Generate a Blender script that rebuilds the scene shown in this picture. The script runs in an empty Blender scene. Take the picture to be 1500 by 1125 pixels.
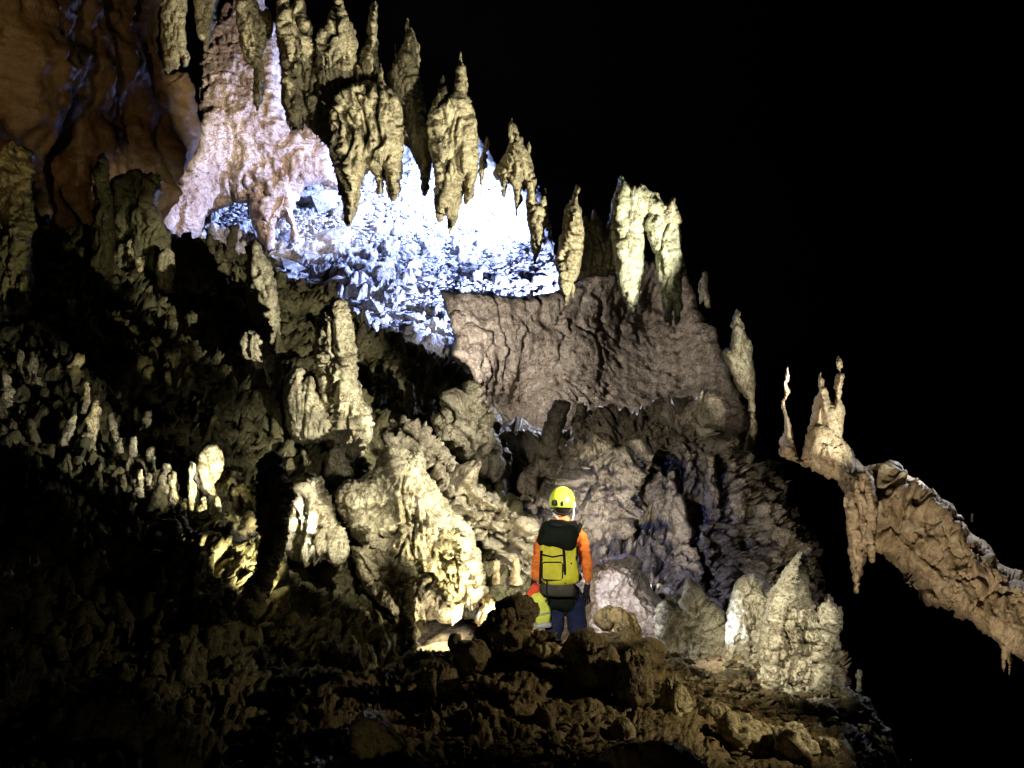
import bpy, math, random
import numpy as np
from mathutils import Vector, Matrix

# ------------------------------------------------------------------ camera, world, exposure
SC = bpy.context.scene
F = 2000.0 / 1500.0            # focal length over picture width
cam_d = bpy.data.cameras.new('camera')
cam_d.sensor_width = 36.0
cam_d.lens = 36.0 * F
cam_d.clip_end = 500.0
cam = bpy.data.objects.new('camera', cam_d)
SC.collection.objects.link(cam)
cam.location = (0, 0, 0)
cam.rotation_euler = (math.radians(90), 0, 0)
SC.camera = cam
world = bpy.data.worlds.new('World')
SC.world = world
world.use_nodes = True
bg = world.node_tree.nodes['Background']
bg.inputs[0].default_value = (0.45, 0.5, 0.3, 1)
bg.inputs[1].default_value = 0.002
SC.view_settings.view_transform = 'Standard'
SC.view_settings.look = 'None'
SC.view_settings.exposure = 0.0
SC.view_settings.gamma = 1.0
SC.cycles.max_bounces = 4
SC.cycles.diffuse_bounces = 2
SC.cycles.use_denoising = True


def W(px, py, Y):
    """a point of the cave from where it appears at distance Y"""
    return Vector(((px - 750.0) / 2000.0 * Y, Y, -(py - 562.5) / 2000.0 * Y))


def lamp(name, pos, aim, watts, col, cone=60, blend=0.6, size=0.06):
    if cone is None:
        d = bpy.data.lights.new(name, 'POINT')
    else:
        d = bpy.data.lights.new(name, 'SPOT')
        d.spot_size = math.radians(cone)
        d.spot_blend = blend
    d.energy = watts
    d.color = col
    d.shadow_soft_size = size
    o = bpy.data.objects.new(name, d)
    SC.collection.objects.link(o)
    o.location = pos
    if cone is not None:
        v = Vector(aim) - Vector(pos)
        o.rotation_euler = v.to_track_quat('-Z', 'Y').to_euler()
    return o


P_HEAD = Vector((0.52, 13.85, -1.13))
WARM = (1.0, 0.80, 0.48)
OLIVE = (1.0, 0.90, 0.52)
NEUT = (1.0, 0.88, 0.72)
BLUE = (0.42, 0.56, 1.0)
# floodlight out of view to the right, raking the hanging stalactites
lamp('floodlight', (7.0, 16.0, -2.2), W(655, 185, 26), 20000, (1.0, 0.94, 0.74), 25.5, 0.3, 0.08)
lamp('floodlight', (5.5, 9.0, -2.4), W(500, 130, 26), 9500, (1.0, 0.94, 0.74), 14, 0.4, 0.06)  # softer frontal fill added for the upper clusters
lamp('floodlight', (6.5, 17.5, -1.8), W(955, 375, 25), 1450, (0.97, 1.0, 0.86), 34, 0.5, 0.08)
lamp('floodlight', (3.0, 15.0, -0.6), W(1082, 540, 25), 2300, NEUT, 14, 0.5, 0.08)  # spot added in mid-air to brighten the cream blade
# strong cold lamps over the scree, pointing uphill
lamp('scree_lamp', W(772, 240, 39.5), W(620, 330, 41), 11000, (0.35, 0.47, 1.0), 140, 0.4, 0.10)
lamp('scree_lamp', W(690, 215, 40.0), W(560, 300, 42), 9500, (0.35, 0.47, 1.0), 140, 0.4, 0.10)
lamp('scree_lamp', W(874, 425, 33.8), W(620, 405, 37), 17000, (0.38, 0.48, 1.0), 140, 0.5, 0.12)
# lamp behind the hanging cluster shining on the pink wall
lamp('wall_lamp', W(560, 150, 31), W(340, 190, 38), 2700, (1.0, 0.83, 0.69), 75, 0.5, 0.10)
lamp('wall_lamp', (-6.3, 9.5, 2.0), W(130, 110, 25), 1500, (1.0, 0.70, 0.34), 30, 0.8, 0.10)  # warm fill added outside the frame for the upper left wall
lamp('wall_lamp', W(684, 500, 27.0), W(810, 450, 31), 1250, (1.0, 0.93, 0.85), 112, 0.8, 0.10)
lamp('shelf_rim_fill', W(850, 520, 25.2), W(900, 640, 21.8), 420, (.86, .88, 1.0), 90, 0.8, 0.05)  # added rim light standing in for spill from the scree
# unseen spots, some behind the rubble, most added in mid-air to light single rocks
lamp('unseen_spot', W(742, 930, 14.0), W(590, 740, 17), 300, OLIVE, 110, 0.5, 0.05)
lamp('unseen_spot', W(650, 985, 13.6), W(660, 880, 16), 120, NEUT, 140, 0.5, 0.05)
lamp('unseen_spot', W(475, 890, 12.6), W(190, 670, 14.5), 1100, OLIVE, 56, 0.6, 0.04)
lamp('unseen_spot', W(905, 880, 16.9), W(945, 700, 20.8), 380, NEUT, 110, 0.7, 0.05)
lamp('helmet_lamp', P_HEAD, W(925, 815, 18.4), 700, (.22, .30, 1.0), 38, 0.9, 0.02)
lamp('unseen_spot', W(876, 880, 13.9), W(915, 875, 15.0), 60, (0.8, 0.85, 1.0), 120, 0.7, 0.05)
lamp('unseen_spot', W(1010, 950, 13.5), W(1085, 890, 13.6), 60, (0.62, 0.72, 1.0), 70, 0.5, 0.03)
lamp('unseen_spot', W(1290, 1110, 14.2), W(1350, 810, 20.3), 1050, (1.0, 0.86, 0.66), 52, 0.7, 0.06)
lamp('crest_rim_fill', W(1425, 600, 21.6), W(1370, 750, 20.4), 330, (0.88, 0.92, 1.0), 86, 0.6, 0.05)  # rim light added in the air above the right ledge
lamp('unseen_spot', W(430, 690, 13.0), W(140, 660, 14.8), 300, (1.0, .96, .80), 36, 0.5, 0.03)
lamp('unseen_spot', W(545, 715, 13.3), W(462, 770, 14.7), 150, (1.0, .94, .74), 70, 0.7, 0.03)
lamp('front_fill', (3.4, 8.2, -0.6), W(1170, 950, 12.7), 700, (1.0, .94, .78), 17, 0.7, 0.05)
# added fill spots on the camera side, with nobody there to hold them
lamp('front_fill', (5.6, 9.5, -0.9), W(450, 500, 20.5), 13000, (1.0, .95, .74), 17.5, 0.45, 0.05)
lamp('front_fill', (4.8, 9.5, 1.0), W(560, 765, 17), 11500, (1.0,.95,.74), 22, 0.8, 0.05)
lamp('front_fill', (-2.6, 8.0, 1.2), W(930, 765, 20.0), 2600, NEUT, 21, 0.7, 0.05)
lamp('front_fill', (-1.5, 9.0, 0.3), W(1120, 935, 13), 2500, (1.0, 0.94, 0.78), 24, 0.8, 0.05)
lamp('front_fill', (4.6, 10.2, -0.7), W(910, 1040, 11.0), 520, (1.0, 0.82, 0.48), 46, 0.9, 0.05)
lamp('front_fill', (-1.5, 1.5, 2.2), W(822, 822, 13.6), 5200, (1, .97, .92), 7.5, 0.35, 0.04)
lamp('front_fill', (-0.5, 5.0, -2.6), W(330, 940, 12.5), 22, (1.0, .9, .5), 80, 0.8, 0.05)
lamp('unseen_spot', W(700, 893, 14.7), W(650, 940, 14.8), 30, (.9, .94, 1.0), 150, 0.4, 0.02)
lamp('unseen_spot', W(458, 770, 14.0), W(405, 770, 14.3), 26, (1.0, .97, .85), 150, 0.5, 0.02)
# ---- end of lights


# ------------------------------------------------------------------ noise (vectorised)
def _h(ix, iy, iz, s):
    n = (ix.astype(np.int64) * 374761393 + iy.astype(np.int64) * 668265263 + iz.astype(np.int64) * 2147483647 + s * 1274126177) & 0xFFFFFFFF
    n = ((n ^ (n >> 13)) * 1274126177) & 0xFFFFFFFF
    n = ((n ^ (n >> 16)) * 2246822519) & 0xFFFFFFFF
    return ((n ^ (n >> 15)) & 0xFFFFFF) / float(0x1000000)


def vnoise(p, s=0):
    i = np.floor(p); f = p - i
    f = f * f * f * (f * (f * 6 - 15) + 10)
    x, y, z = i[:, 0], i[:, 1], i[:, 2]
    r = 0
    for a in (0, 1):
        wx = f[:, 0] if a else 1 - f[:, 0]
        for b in (0, 1):
            wy = f[:, 1] if b else 1 - f[:, 1]
            for c in (0, 1):
                wz = f[:, 2] if c else 1 - f[:, 2]
                r = r + wx * wy * wz * _h(x + a, y + b, z + c, s)
    return r * 2 - 1


def fbm(p, o=4, s=0):
    r = 0; a = 1; t = 0
    for k in range(o):
        r = r + a * vnoise(p * (2.03 ** k) + k * 17.3, s + k); t += a; a *= 0.52
    return r / t * 1.6


def ridge(p, o=3, s=0):
    r = 0; a = 1; t = 0
    for k in range(o):
        r = r + a * (1 - 2 * np.abs(vnoise(p * (2.07 ** k) + k * 11.1, s + k))); t += a; a *= 0.5
    return r / t


def worley(p, s=0):
    b = np.floor(p - 0.5)
    best = np.full(len(p), 9.0); sec = np.full(len(p), 9.0); cid = np.zeros(len(p))
    for a in (0, 1):
        for bb in (0, 1):
            for c in (0, 1):
                ix, iy, iz = b[:, 0] + a, b[:, 1] + bb, b[:, 2] + c
                qx = ix + 0.2 + 0.6 * _h(ix, iy, iz, s); qy = iy + 0.2 + 0.6 * _h(ix, iy, iz, s + 1); qz = iz + 0.2 + 0.6 * _h(ix, iy, iz, s + 2)
                d = (p[:, 0] - qx) ** 2 + (p[:, 1] - qy) ** 2 + (p[:, 2] - qz) ** 2
                m = d < best
                sec = np.where(m, best, np.minimum(sec, d))
                cid = np.where(m, _h(ix, iy, iz, s + 3), cid)
                best = np.where(m, d, best)
    return np.sqrt(best), np.sqrt(sec), cid


def disp(p, spec, s):
    """spec: (kind, amplitude m, size m, vertical stretch)"""
    r = np.zeros(len(p))
    w = np.stack([fbm(p * 1.3 + 5 * k, 2, s + 50 + k) for k in range(3)], 1) * 0.12
    for j, (k, a, L, st) in enumerate(spec):
        q = (p + w) / L
        q[:, 2] /= st
        if k == 'fbm':
            r += a * fbm(q, 4, s + j * 9)
        elif k == 'ridge':
            r += a * ridge(q, 3, s + j * 9)
        elif k == 'crevice':
            r -= a * np.clip(ridge(q, 2, s + j * 9) * 2 - 1.2, 0, 1)
        elif k == 'cleft':
            r -= a * np.clip(1 - np.abs(fbm(q, 3, s + j * 9)) / .13, 0, 1) ** .7
        elif k == 'lump':
            d, e, c = worley(q, s + j * 9)
            r += a * (np.sqrt(np.clip(1 - (d / 0.8) ** 2, 0, 1)) - 0.5) * (0.5 + c)
        elif k == 'block':
            d, e, c = worley(q, s + j * 9)
            r += a * (c - 0.5 + np.clip((e - d) * 5, 0, 1) * 0.45 - 0.3)
        elif k == 'strata':
            zz = q[:, 2] + 0.85 * q[:, 0] + 0.25 * fbm(p * 0.9, 2, s + 3)
            r += a * (np.abs((zz % 1) - 0.5) * 2 - 0.5) * (0.6 + 0.5 * vnoise(p * 0.8, s + 4))
    return r


K = {
    'bould': [('fbm', .11, .34, 1), ('lump', .07, .2, 1.2), ('cleft', .06, .3, 1.2), ('ridge', .04, .12, 1), ('lump', .02, .06, 1)],
    'wallv': [('fbm', .3, 1.8, 1.3), ('cleft', .18, .8, 3.2), ('ridge', .16, .7, 4), ('cleft', .07, .28, 2.5), ('ridge', .06, .25, 5), ('lump', .06, .25, 1.4), ('block', .08, .6, .9)],
    'knob': [('cleft', .26, .60, 3.5), ('cleft', .10, .22, 1.6), ('lump', .15, .26, 1.7), ('ridge', .12, .5, 3), ('crevice', .14, .42, 3.5), ('lump', .07, .12, 1.3), ('fbm', .10, .9, 1.5)],
    'knobs': [('cleft', .12, .34, 2.5), ('cleft', .06, .14, 1.4), ('lump', .09, .16, 1.6), ('crevice', .08, .28, 3), ('ridge', .05, .30, 2.5), ('lump', .04, .08, 1.2), ('fbm', .06, .5, 1.5)],
    'drip': [('cleft', .20, .50, 6), ('cleft', .07, .18, 3), ('ridge', .12, .40, 6), ('crevice', .12, .36, 5), ('lump', .08, .2, 2.2), ('ridge', .05, .14, 3), ('fbm', .09, .9, 2)],
    'drips': [('cleft', .08, .25, 6), ('ridge', .07, .20, 7), ('ridge', .03, .09, 5), ('fbm', .05, .5, 2)],
    'fold': [('fbm', .35, 2.2, 1.6), ('ridge', .12, 1.1, 2.5), ('fbm', .05, .35, 1.3)],
    'wall': [('cleft', .22, 1.0, 1.8), ('cleft', .08, .3, 2), ('fbm', .35, 1.8, 1.5), ('ridge', .16, .8, 2.2), ('ridge', .07, .35, 3), ('lump', .05, .22, 1.5)],
    'pink': [('cleft', .22, 1.1, 1.6), ('cleft', .08, .35, 1.6), ('fbm', .4, 2.4, 1.3), ('ridge', .22, 1.1, 1.8), ('crevice', .14, .8, 1.2), ('block', .10, .5, .8), ('ridge', .06, .25, 1.2)],
    'rough': [('cleft', .22, .7, 1.4), ('cleft', .10, .28, 1.2), ('block', .12, .5, 1.1), ('fbm', .30, 1.2, 1), ('lump', .14, .40, 1.2), ('ridge', .09, .30, 1.2), ('lump', .05, .14, 1)],
    'rock': [('fbm', .16, .8, 1), ('block', .06, .35, 1), ('ridge', .05, .3, 1), ('fbm', .02, .1, 1)],
    'rubble': [('block', .35, .7, .7), ('block', .18, .35, .7), ('fbm', .3, 2.5, 1), ('lump', .06, .2, 1)],
    'strata': [('strata', .24, .42, 1), ('strata', .10, .17, 1), ('cleft', .14, .45, .7), ('block', .14, .45, .7), ('fbm', .18, .9, 1), ('ridge', .06, .3, .8), ('block', .05, .25, .7)],
}


def spec(k, a=1.0, l=1.0):
    return [(n, x * a, L * l, st) for n, x, L, st in K[k]]


# ------------------------------------------------------------------ materials
def rock_mat(name, c1, c2, c3=None, scale=1.0, bump=0.35, rough=0.62, spec_=0.4, stretch=1.0, crevice=1.0):
    m = bpy.data.materials.new(name); m.use_nodes = True
    nt = m.node_tree; N = nt.nodes; L = nt.links
    b = N['Principled BSDF']
    tc = N.new('ShaderNodeTexCoord'); mp = N.new('ShaderNodeMapping')
    mp.inputs['Scale'].default_value = (scale, scale, scale / stretch)
    L.new(tc.outputs['Object'], mp.inputs[0])

    def noise(s, d=5, r=.6, dist=0.0):
        n = N.new('ShaderNodeTexNoise'); n.inputs['Scale'].default_value = s; n.inputs['Detail'].default_value = d
        n.inputs['Roughness'].default_value = r; n.inputs['Distortion'].default_value = dist
        L.new(mp.outputs[0], n.inputs['Vector']); return n

    def mix(f, a, c, mode='MIX'):
        x = N.new('ShaderNodeMix'); x.data_type = 'RGBA'; x.blend_type = mode
        if isinstance(f, float): x.inputs[0].default_value = f
        else: L.new(f, x.inputs[0])
        for v, k in ((a, 6), (c, 7)):
            if isinstance(v, tuple): x.inputs[k].default_value = (*v, 1)
            else: L.new(v, x.inputs[k])
        return x.outputs[2]

    def ramp(i, lo, hi):
        r = N.new('ShaderNodeMapRange'); r.inputs[1].default_value = lo; r.inputs[2].default_value = hi
        L.new(i, r.inputs[0]); return r.outputs[0]
    n1 = noise(1.1, 5, .6, .6); n2 = noise(5.0, 6, .65); n3 = noise(22, 4, .7)
    col = mix(ramp(n1.outputs[0], .38, .62), c1, c2)
    if c3: col = mix(ramp(n2.outputs[0], .52, .68), col, c3)
    dk = mix(ramp(n3.outputs[0], .35, .75), (1, 1, 1), (.62, .60, .55))
    col = mix(1.0, col, dk, 'MULTIPLY')
    for nn_, wd in ((noise(1.9, 5, .65, 1.6), .030), (noise(6.0, 3, .6, 1.2), .022)):  # dark noise lines painted in as the shade of crevices
        ab = N.new('ShaderNodeMath'); ab.operation = 'SUBTRACT'; ab.inputs[1].default_value = .5; L.new(nn_.outputs[0], ab.inputs[0])
        a2 = N.new('ShaderNodeMath'); a2.operation = 'ABSOLUTE'; L.new(ab.outputs[0], a2.inputs[0])
        col = mix(crevice, col, mix(1.0, col, mix(ramp(a2.outputs[0], wd * .25, wd), (.40, .36, .30), (1, 1, 1)), 'MULTIPLY'))
    L.new(col, b.inputs['Base Color'])
    L.new(ramp(n2.outputs[0], .2, 1.4), b.inputs['Roughness'])
    rr = N.new('ShaderNodeMapRange'); rr.inputs[1].default_value = .3; rr.inputs[2].default_value = .7
    rr.inputs[3].default_value = rough - .15; rr.inputs[4].default_value = rough + .2
    L.new(n2.outputs[0], rr.inputs[0]); L.new(rr.outputs[0], b.inputs['Roughness'])
    b.inputs['Specular IOR Level'].default_value = spec_
    vo = N.new('ShaderNodeTexVoronoi'); vo.inputs['Scale'].default_value = 9; vo.feature = 'SMOOTH_F1'
    L.new(mp.outputs[0], vo.inputs['Vector'])
    ad = N.new('ShaderNodeMath'); ad.operation = 'MULTIPLY_ADD'; ad.inputs[1].default_value = -.7
    L.new(vo.outputs[0], ad.inputs[0]); L.new(n3.outputs[0], ad.inputs[2])
    ad2 = N.new('ShaderNodeMath'); ad2.operation = 'MULTIPLY_ADD'; ad2.inputs[1].default_value = 1.5
    L.new(n2.outputs[0], ad2.inputs[0]); L.new(ad.outputs[0], ad2.inputs[2])
    bp = N.new('ShaderNodeBump'); bp.inputs['Strength'].default_value = bump; bp.inputs['Distance'].default_value = .10 / max(scale, .3)
    L.new(ad2.outputs[0], bp.inputs['Height']); L.new(bp.outputs[0], b.inputs['Normal'])
    return m


def plain(name, c, rough=.6, metal=0, weave=0, emit=None, mud=0.0):
    m = bpy.data.materials.new(name); m.use_nodes = True
    nt = m.node_tree; N = nt.nodes; L = nt.links; b = N['Principled BSDF']
    b.inputs['Specular IOR Level'].default_value = .5 if rough < .5 else .12
    b.inputs['Roughness'].default_value = rough; b.inputs['Metallic'].default_value = metal
    tc = N.new('ShaderNodeTexCoord')
    n = N.new('ShaderNodeTexNoise'); n.inputs['Scale'].default_value = 18; n.inputs['Detail'].default_value = 4
    L.new(tc.outputs['Object'], n.inputs['Vector'])
    x = N.new('ShaderNodeMix'); x.data_type = 'RGBA'; x.inputs[6].default_value = (*[v * .75 for v in c], 1); x.inputs[7].default_value = (*[min(1, v * 1.15) for v in c], 1)
    L.new(n.outputs[0], x.inputs[0]); out = x.outputs[2]
    if mud:
        n2 = N.new('ShaderNodeTexNoise'); n2.inputs['Scale'].default_value = 7; n2.inputs['Detail'].default_value = 7; n2.inputs['Roughness'].default_value = .7
        L.new(tc.outputs['Object'], n2.inputs['Vector'])
        r = N.new('ShaderNodeMapRange'); r.inputs[1].default_value = .5; r.inputs[2].default_value = .68; r.inputs[4].default_value = mud
        L.new(n2.outputs[0], r.inputs[0])
        y = N.new('ShaderNodeMix'); y.data_type = 'RGBA'; L.new(r.outputs[0], y.inputs[0]); L.new(out, y.inputs[6]); y.inputs[7].default_value = (.13, .09, .05, 1)
        out = y.outputs[2]
    L.new(out, b.inputs['Base Color'])
    if weave:
        bp = N.new('ShaderNodeBump'); bp.inputs['Strength'].default_value = weave; bp.inputs['Distance'].default_value = .02
        L.new(n.outputs[0], bp.inputs['Height']); L.new(bp.outputs[0], b.inputs['Normal'])
    if emit:
        b.inputs['Emission Color'].default_value = (*c, 1); b.inputs['Emission Strength'].default_value = emit
    return m


M = {
    'olive': rock_mat('limestone_olive', (.50, .45, .29), (.38, .34, .22), (.17, .145, .09), 1.2, .5, .55),
    'cream': rock_mat('limestone_cream', (.64, .60, .45), (.52, .47, .33), (.36, .31, .21), 1.3, .5, .5),
    'pale': rock_mat('limestone_pale', (.60, .62, .48), (.50, .50, .36), (.34, .36, .22), 1.3, .5, .5),
    'tan': rock_mat('limestone_tan', (.52, .40, .26), (.42, .31, .18), (.62, .52, .38), .9, .5, .6, crevice=.5),
    'pink': rock_mat('limestone_pink', (.52, .43, .36), (.40, .30, .24), (.60, .53, .46), .9, .55, .6),
    'brown': rock_mat('rock_brown', (.14, .082, .035), (.08, .045, .02), None, .6, .3, .5, crevice=.25),
    'wallbrown': rock_mat('rock_wall_brown', (.33, .28, .23), (.23, .19, .155), (.44, .38, .31), 1.0, .6, .6),
    'grey': rock_mat('rock_grey_brown', (.31, .28, .215), (.20, .175, .135), (.40, .36, .28), .9, .55, .55),
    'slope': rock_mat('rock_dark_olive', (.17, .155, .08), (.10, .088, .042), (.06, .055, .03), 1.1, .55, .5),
    'fore': rock_mat('rock_foreground', (.20, .155, .075), (.13, .095, .045), (.26, .20, .09), 1.3, .55, .5),
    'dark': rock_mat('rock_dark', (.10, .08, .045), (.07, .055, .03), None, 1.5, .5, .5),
    'scree': rock_mat('scree_stone', (.55, .55, .56), (.42, .42, .46), (.30, .29, .33), 1.0, .5, .7),
}


# ------------------------------------------------------------------ mesh helpers
def tag(o, label=None, cat=None, group=None, kind=None):
    if label: o['label'] = label
    if cat: o['category'] = cat
    if group: o['group'] = group
    if kind: o['kind'] = kind
    return o


def mesh_obj(name, verts, faces, mat, parent=None, smooth=True):
    verts = np.asarray(verts, dtype=np.float32)
    org = verts.mean(0)
    if parent is None:
        org = np.array([(verts[:, 0].min() + verts[:, 0].max()) / 2, (verts[:, 1].min() + verts[:, 1].max()) / 2, verts[:, 2].min()])
    v = (verts - org).astype(np.float32)
    me = bpy.data.meshes.new(name)
    if isinstance(faces, np.ndarray):
        n = faces.shape[1]
        me.vertices.add(len(v)); me.vertices.foreach_set('co', v.ravel())
        me.loops.add(faces.size); me.loops.foreach_set('vertex_index', faces.astype(np.int32).ravel())
        me.polygons.add(len(faces)); me.polygons.foreach_set('loop_start', np.arange(0, faces.size, n, dtype=np.int32))
        me.update(calc_edges=True); me.validate()
    else:
        me.from_pydata(v.tolist(), [], faces)
    me.polygons.foreach_set('use_smooth', [smooth] * len(me.polygons))
    me.materials.append(mat)
    o = bpy.data.objects.new(name, me)
    SC.collection.objects.link(o)
    o.location = org
    if parent:
        o.parent = parent
        o.location = Vector(org.tolist()) - parent.location - (parent.parent.location if parent.parent else Vector((0, 0, 0)))
    return o


def pts(s):
    if isinstance(s, str):
        return np.array([[float(a) for a in t.split(',')] for t in s.split()])
    return np.array(s, dtype=float)


def roughen(P, amp, rng, minlen=3.0):
    P = [tuple(p) for p in P]
    for it in range(7):
        Q = []; n = len(P); ch = False
        for i in range(n):
            a, b = P[i], P[(i + 1) % n]
            Q.append(a)
            L = math.hypot(b[0] - a[0], b[1] - a[1])
            if L > minlen:
                d = rng.gauss(0, 1) * min(amp, L * .10)
                Q.append(((a[0] + b[0]) / 2 - (b[1] - a[1]) / L * d, (a[1] + b[1]) / 2 + (b[0] - a[0]) / L * d)); ch = True
        P = Q
        if not ch: break
    return np.array(P)


def seg_dist(p, P, want_pt=False):
    best = np.full(len(p), 1e18); bp = np.zeros((len(p), 2))
    n = len(P)
    for i in range(n):
        a = P[i]; b = P[(i + 1) % n]; d = b - a; l2 = max(d @ d, 1e-9)
        t = np.clip(((p - a) @ d) / l2, 0, 1)
        q = a + t[:, None] * d
        dd = ((p - q) ** 2).sum(1)
        m = dd < best
        best = np.where(m, dd, best)
        if want_pt: bp[m] = q[m]
    return (np.sqrt(best), bp) if want_pt else np.sqrt(best)


class RBF:
    def __init__(s, c):
        c = np.array(c, dtype=float); s.p = c[:, :2] / 300.0; n = len(c)
        r = np.linalg.norm(s.p[:, None] - s.p[None], axis=2)
        A = np.zeros((n + 3, n + 3)); A[:n, :n] = r - np.eye(n) * .02
        A[:n, n] = 1; A[:n, n + 1:] = s.p; A[n, :n] = 1; A[n + 1:, :n] = s.p.T
        s.w = np.linalg.lstsq(A, np.concatenate([c[:, 2], [0, 0, 0]]), rcond=None)[0]

    def __call__(s, x, y):
        q = np.stack([np.atleast_1d(x), np.atleast_1d(y)], 1) / 300.0
        r = np.linalg.norm(q[:, None] - s.p[None], axis=2)
        n = len(s.p)
        return r @ s.w[:n] + s.w[n] + q @ s.w[n + 1:]


def vnormals(v, f):
    a, b, c, d = (v[f[:, k]] for k in range(4))
    fn = np.cross(c - a, d - b)
    n = np.zeros_like(v)
    for k in range(4):
        for j in range(3):
            n[:, j] += np.bincount(f[:, k], fn[:, j], len(v))
    return n / (np.linalg.norm(n, axis=1)[:, None] + 1e-12)


SEED = [11]


def rockform(name, poly, Y, T, R, mat, k='knob', a=1.0, l=1.0, step=2.4, edge=1.6, back=.7, label=None, cat=None, group=None,
             kind=None, parent=None, holes=(), fine=1.0):
    """A rock body: outline at distance Y, swelling by T metres within R pixels of its outline, then displaced along its normals."""
    SEED[0] += 7; s = SEED[0]; rng = random.Random(s)
    P0 = pts(poly); P = roughen(P0, edge, rng)
    x0, y0 = P.min(0) - step; x1, y1 = P.max(0) + step
    nx = int((x1 - x0) / step) + 2; ny = int((y1 - y0) / step) + 2
    gx = x0 + np.arange(nx) * step; gy = y0 + np.arange(ny) * step
    cy = gy[:-1] + step / 2; cx = gx[:-1] + step / 2
    ins = np.zeros((ny - 1, nx - 1), bool)
    for Q in [P] + [roughen(pts(h), edge, rng) for h in holes]:
        A = Q; B = np.roll(Q, -1, 0)
        for r, yy in enumerate(cy):
            m = (A[:, 1] > yy) != (B[:, 1] > yy)
            if not m.any(): continue
            xs = np.sort(A[m, 0] + (yy - A[m, 1]) / (B[m, 1] - A[m, 1]) * (B[m, 0] - A[m, 0]))
            ins[r] ^= (np.searchsorted(xs, cx) % 2).astype(bool)
    idx = np.full((ny, nx), -1)
    use = np.zeros((ny, nx), int)
    for dy in (0, 1):
        for dx in (0, 1):
            use[dy:dy + ny - 1, dx:dx + nx - 1] += ins
    m = use > 0
    idx[m] = np.arange(m.sum())
    yy, xx = np.nonzero(m)
    p = np.stack([gx[xx], gy[yy]], 1)
    bd = use[m] < 4
    allP = [P] 
    if bd.any():
        _, q = seg_dist(p[bd], P, True)
        if not holes: 
            p[bd] = q
    d = seg_dist(p, P0)
    d[bd] = 0
    t = np.clip(d / R, 0, 1)
    h = T * np.sqrt(np.clip(1 - (1 - t) ** 2, 0, 1))
    Yb = Y(p[:, 0], p[:, 1]) if callable(Y) else np.full(len(p), float(Y))
    r, c = np.nonzero(ins)
    f = np.stack([idx[r, c], idx[r + 1, c], idx[r + 1, c + 1], idx[r, c + 1]], 1)

    def world_(p, Yv):
        return np.stack([(p[:, 0] - 750) / 2000 * Yv, Yv, -(p[:, 1] - 562.5) / 2000 * Yv], 1)
    front = world_(p, Yb - h)
    n = len(p)
    bmap = np.arange(n) + n
    bmap[bd] = np.arange(n)[bd]
    inner = np.nonzero(~bd)[0]
    remap = np.zeros(n, int); remap[inner] = n + np.arange(len(inner)); remap[bd] = np.nonzero(bd)[0]
    backv = world_(p, Yb + h * back + .02)
    v = np.concatenate([front, backv[inner]])
    fb = remap[f][:, ::-1]
    faces = np.concatenate([f, fb])
    nn = vnormals(v, faces)
    q_ = float(np.mean(Yb)) / 22.0
    qs = min(1.0, max(.45, q_ * 1.05))
    ds = disp(v, spec(k, a * max(qs, .7), l * qs) + [('lump', .035 * fine, .11 * q_, 1.2), ('crevice', .06 * fine, .19 * q_, 1.6)], s)
    tt = np.concatenate([t, t[inner]])
    v = v + nn * (ds * (.22 + .78 * np.clip(tt * 1.6, 0, 1)))[:, None]
    o = mesh_obj(name, v, faces, M[mat] if isinstance(mat, str) else mat, parent)
    return tag(o, label, cat, group, kind)


def column(name, base, top, w, mat, label, cat='stalagmite', group=None, k='knobs', a=1.0, prof=None, bend=0.0, nseg=22, nring=26, kind=None, parent=None, flat=.9):
    """a stalagmite or stalactite: base and top are points, w the base width in metres"""
    SEED[0] += 7; s = SEED[0]; rng = random.Random(s)
    base = np.array(base); top = np.array(top)
    prof = prof or [(0, 1), (.3, .78), (.6, .6), (.85, .45), (.96, .28), (1, .05)]
    pt, pr = zip(*prof)
    ax = top - base; L = np.linalg.norm(ax)
    ax /= L
    u = np.cross(ax, [0, 1, 0.02]); u /= np.linalg.norm(u); q = np.cross(ax, u)
    V = []
    for i in range(nring + 1):
        t = i / nring
        r = np.interp(t, pt, pr) * w / 2
        c = base + ax * L * t + u * math.sin(t * math.pi) * bend * L + u * rng.gauss(0, .02) * w
        for j in range(nseg):
            th = 2 * math.pi * j / nseg
            V.append(c + r * (u * math.cos(th) + q * flat * math.sin(th)))
    V.append(base - ax * .02); V.append(top + ax * w * .02)
    V = np.array(V)
    Fc = []
    for i in range(nring):
        for j in range(nseg):
            a0 = i * nseg + j; b0 = i * nseg + (j + 1) % nseg
            Fc.append((a0, b0, b0 + nseg, a0 + nseg))
    Fq = np.array(Fc)
    nn = vnormals(V, Fq)
    if k:
        sc = min(1.0, w / .5) * .9 + .08
        V = V + nn * (disp(V, spec(k, a * sc, max(.35, sc)), s))[:, None]
    F3 = [tuple(f) for f in Fc]
    for j in range(nseg):
        F3.append((len(V) - 2, (j + 1) % nseg, j))
        F3.append((len(V) - 1, nring * nseg + j, nring * nseg + (j + 1) % nseg))
    o = mesh_obj(name, V, F3, M[mat] if isinstance(mat, str) else mat, parent)
    return tag(o, label, cat, group, kind)


# ================================================================== LARGE STRUCTURE
# far-left brown wall
Ywall = RBF([(0, 0, 22), (140, 0, 25), (290, 0, 27), (0, 340, 23), (150, 200, 25.5), (290, 340, 28), (-60, 600, 22), (150, 420, 26)])
rockform('cave_wall', '-60,-60 250,-60 240,0 235,60 246,100 275,105 292,180 290,205 270,245 246,290 226,325 230,420 -60,420',
         Ywall, .6, 60, 'brown', 'fold', 2.0, .8, 3.2, 2, kind='structure',
         label='smooth brown wall in the upper left corner')
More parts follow.
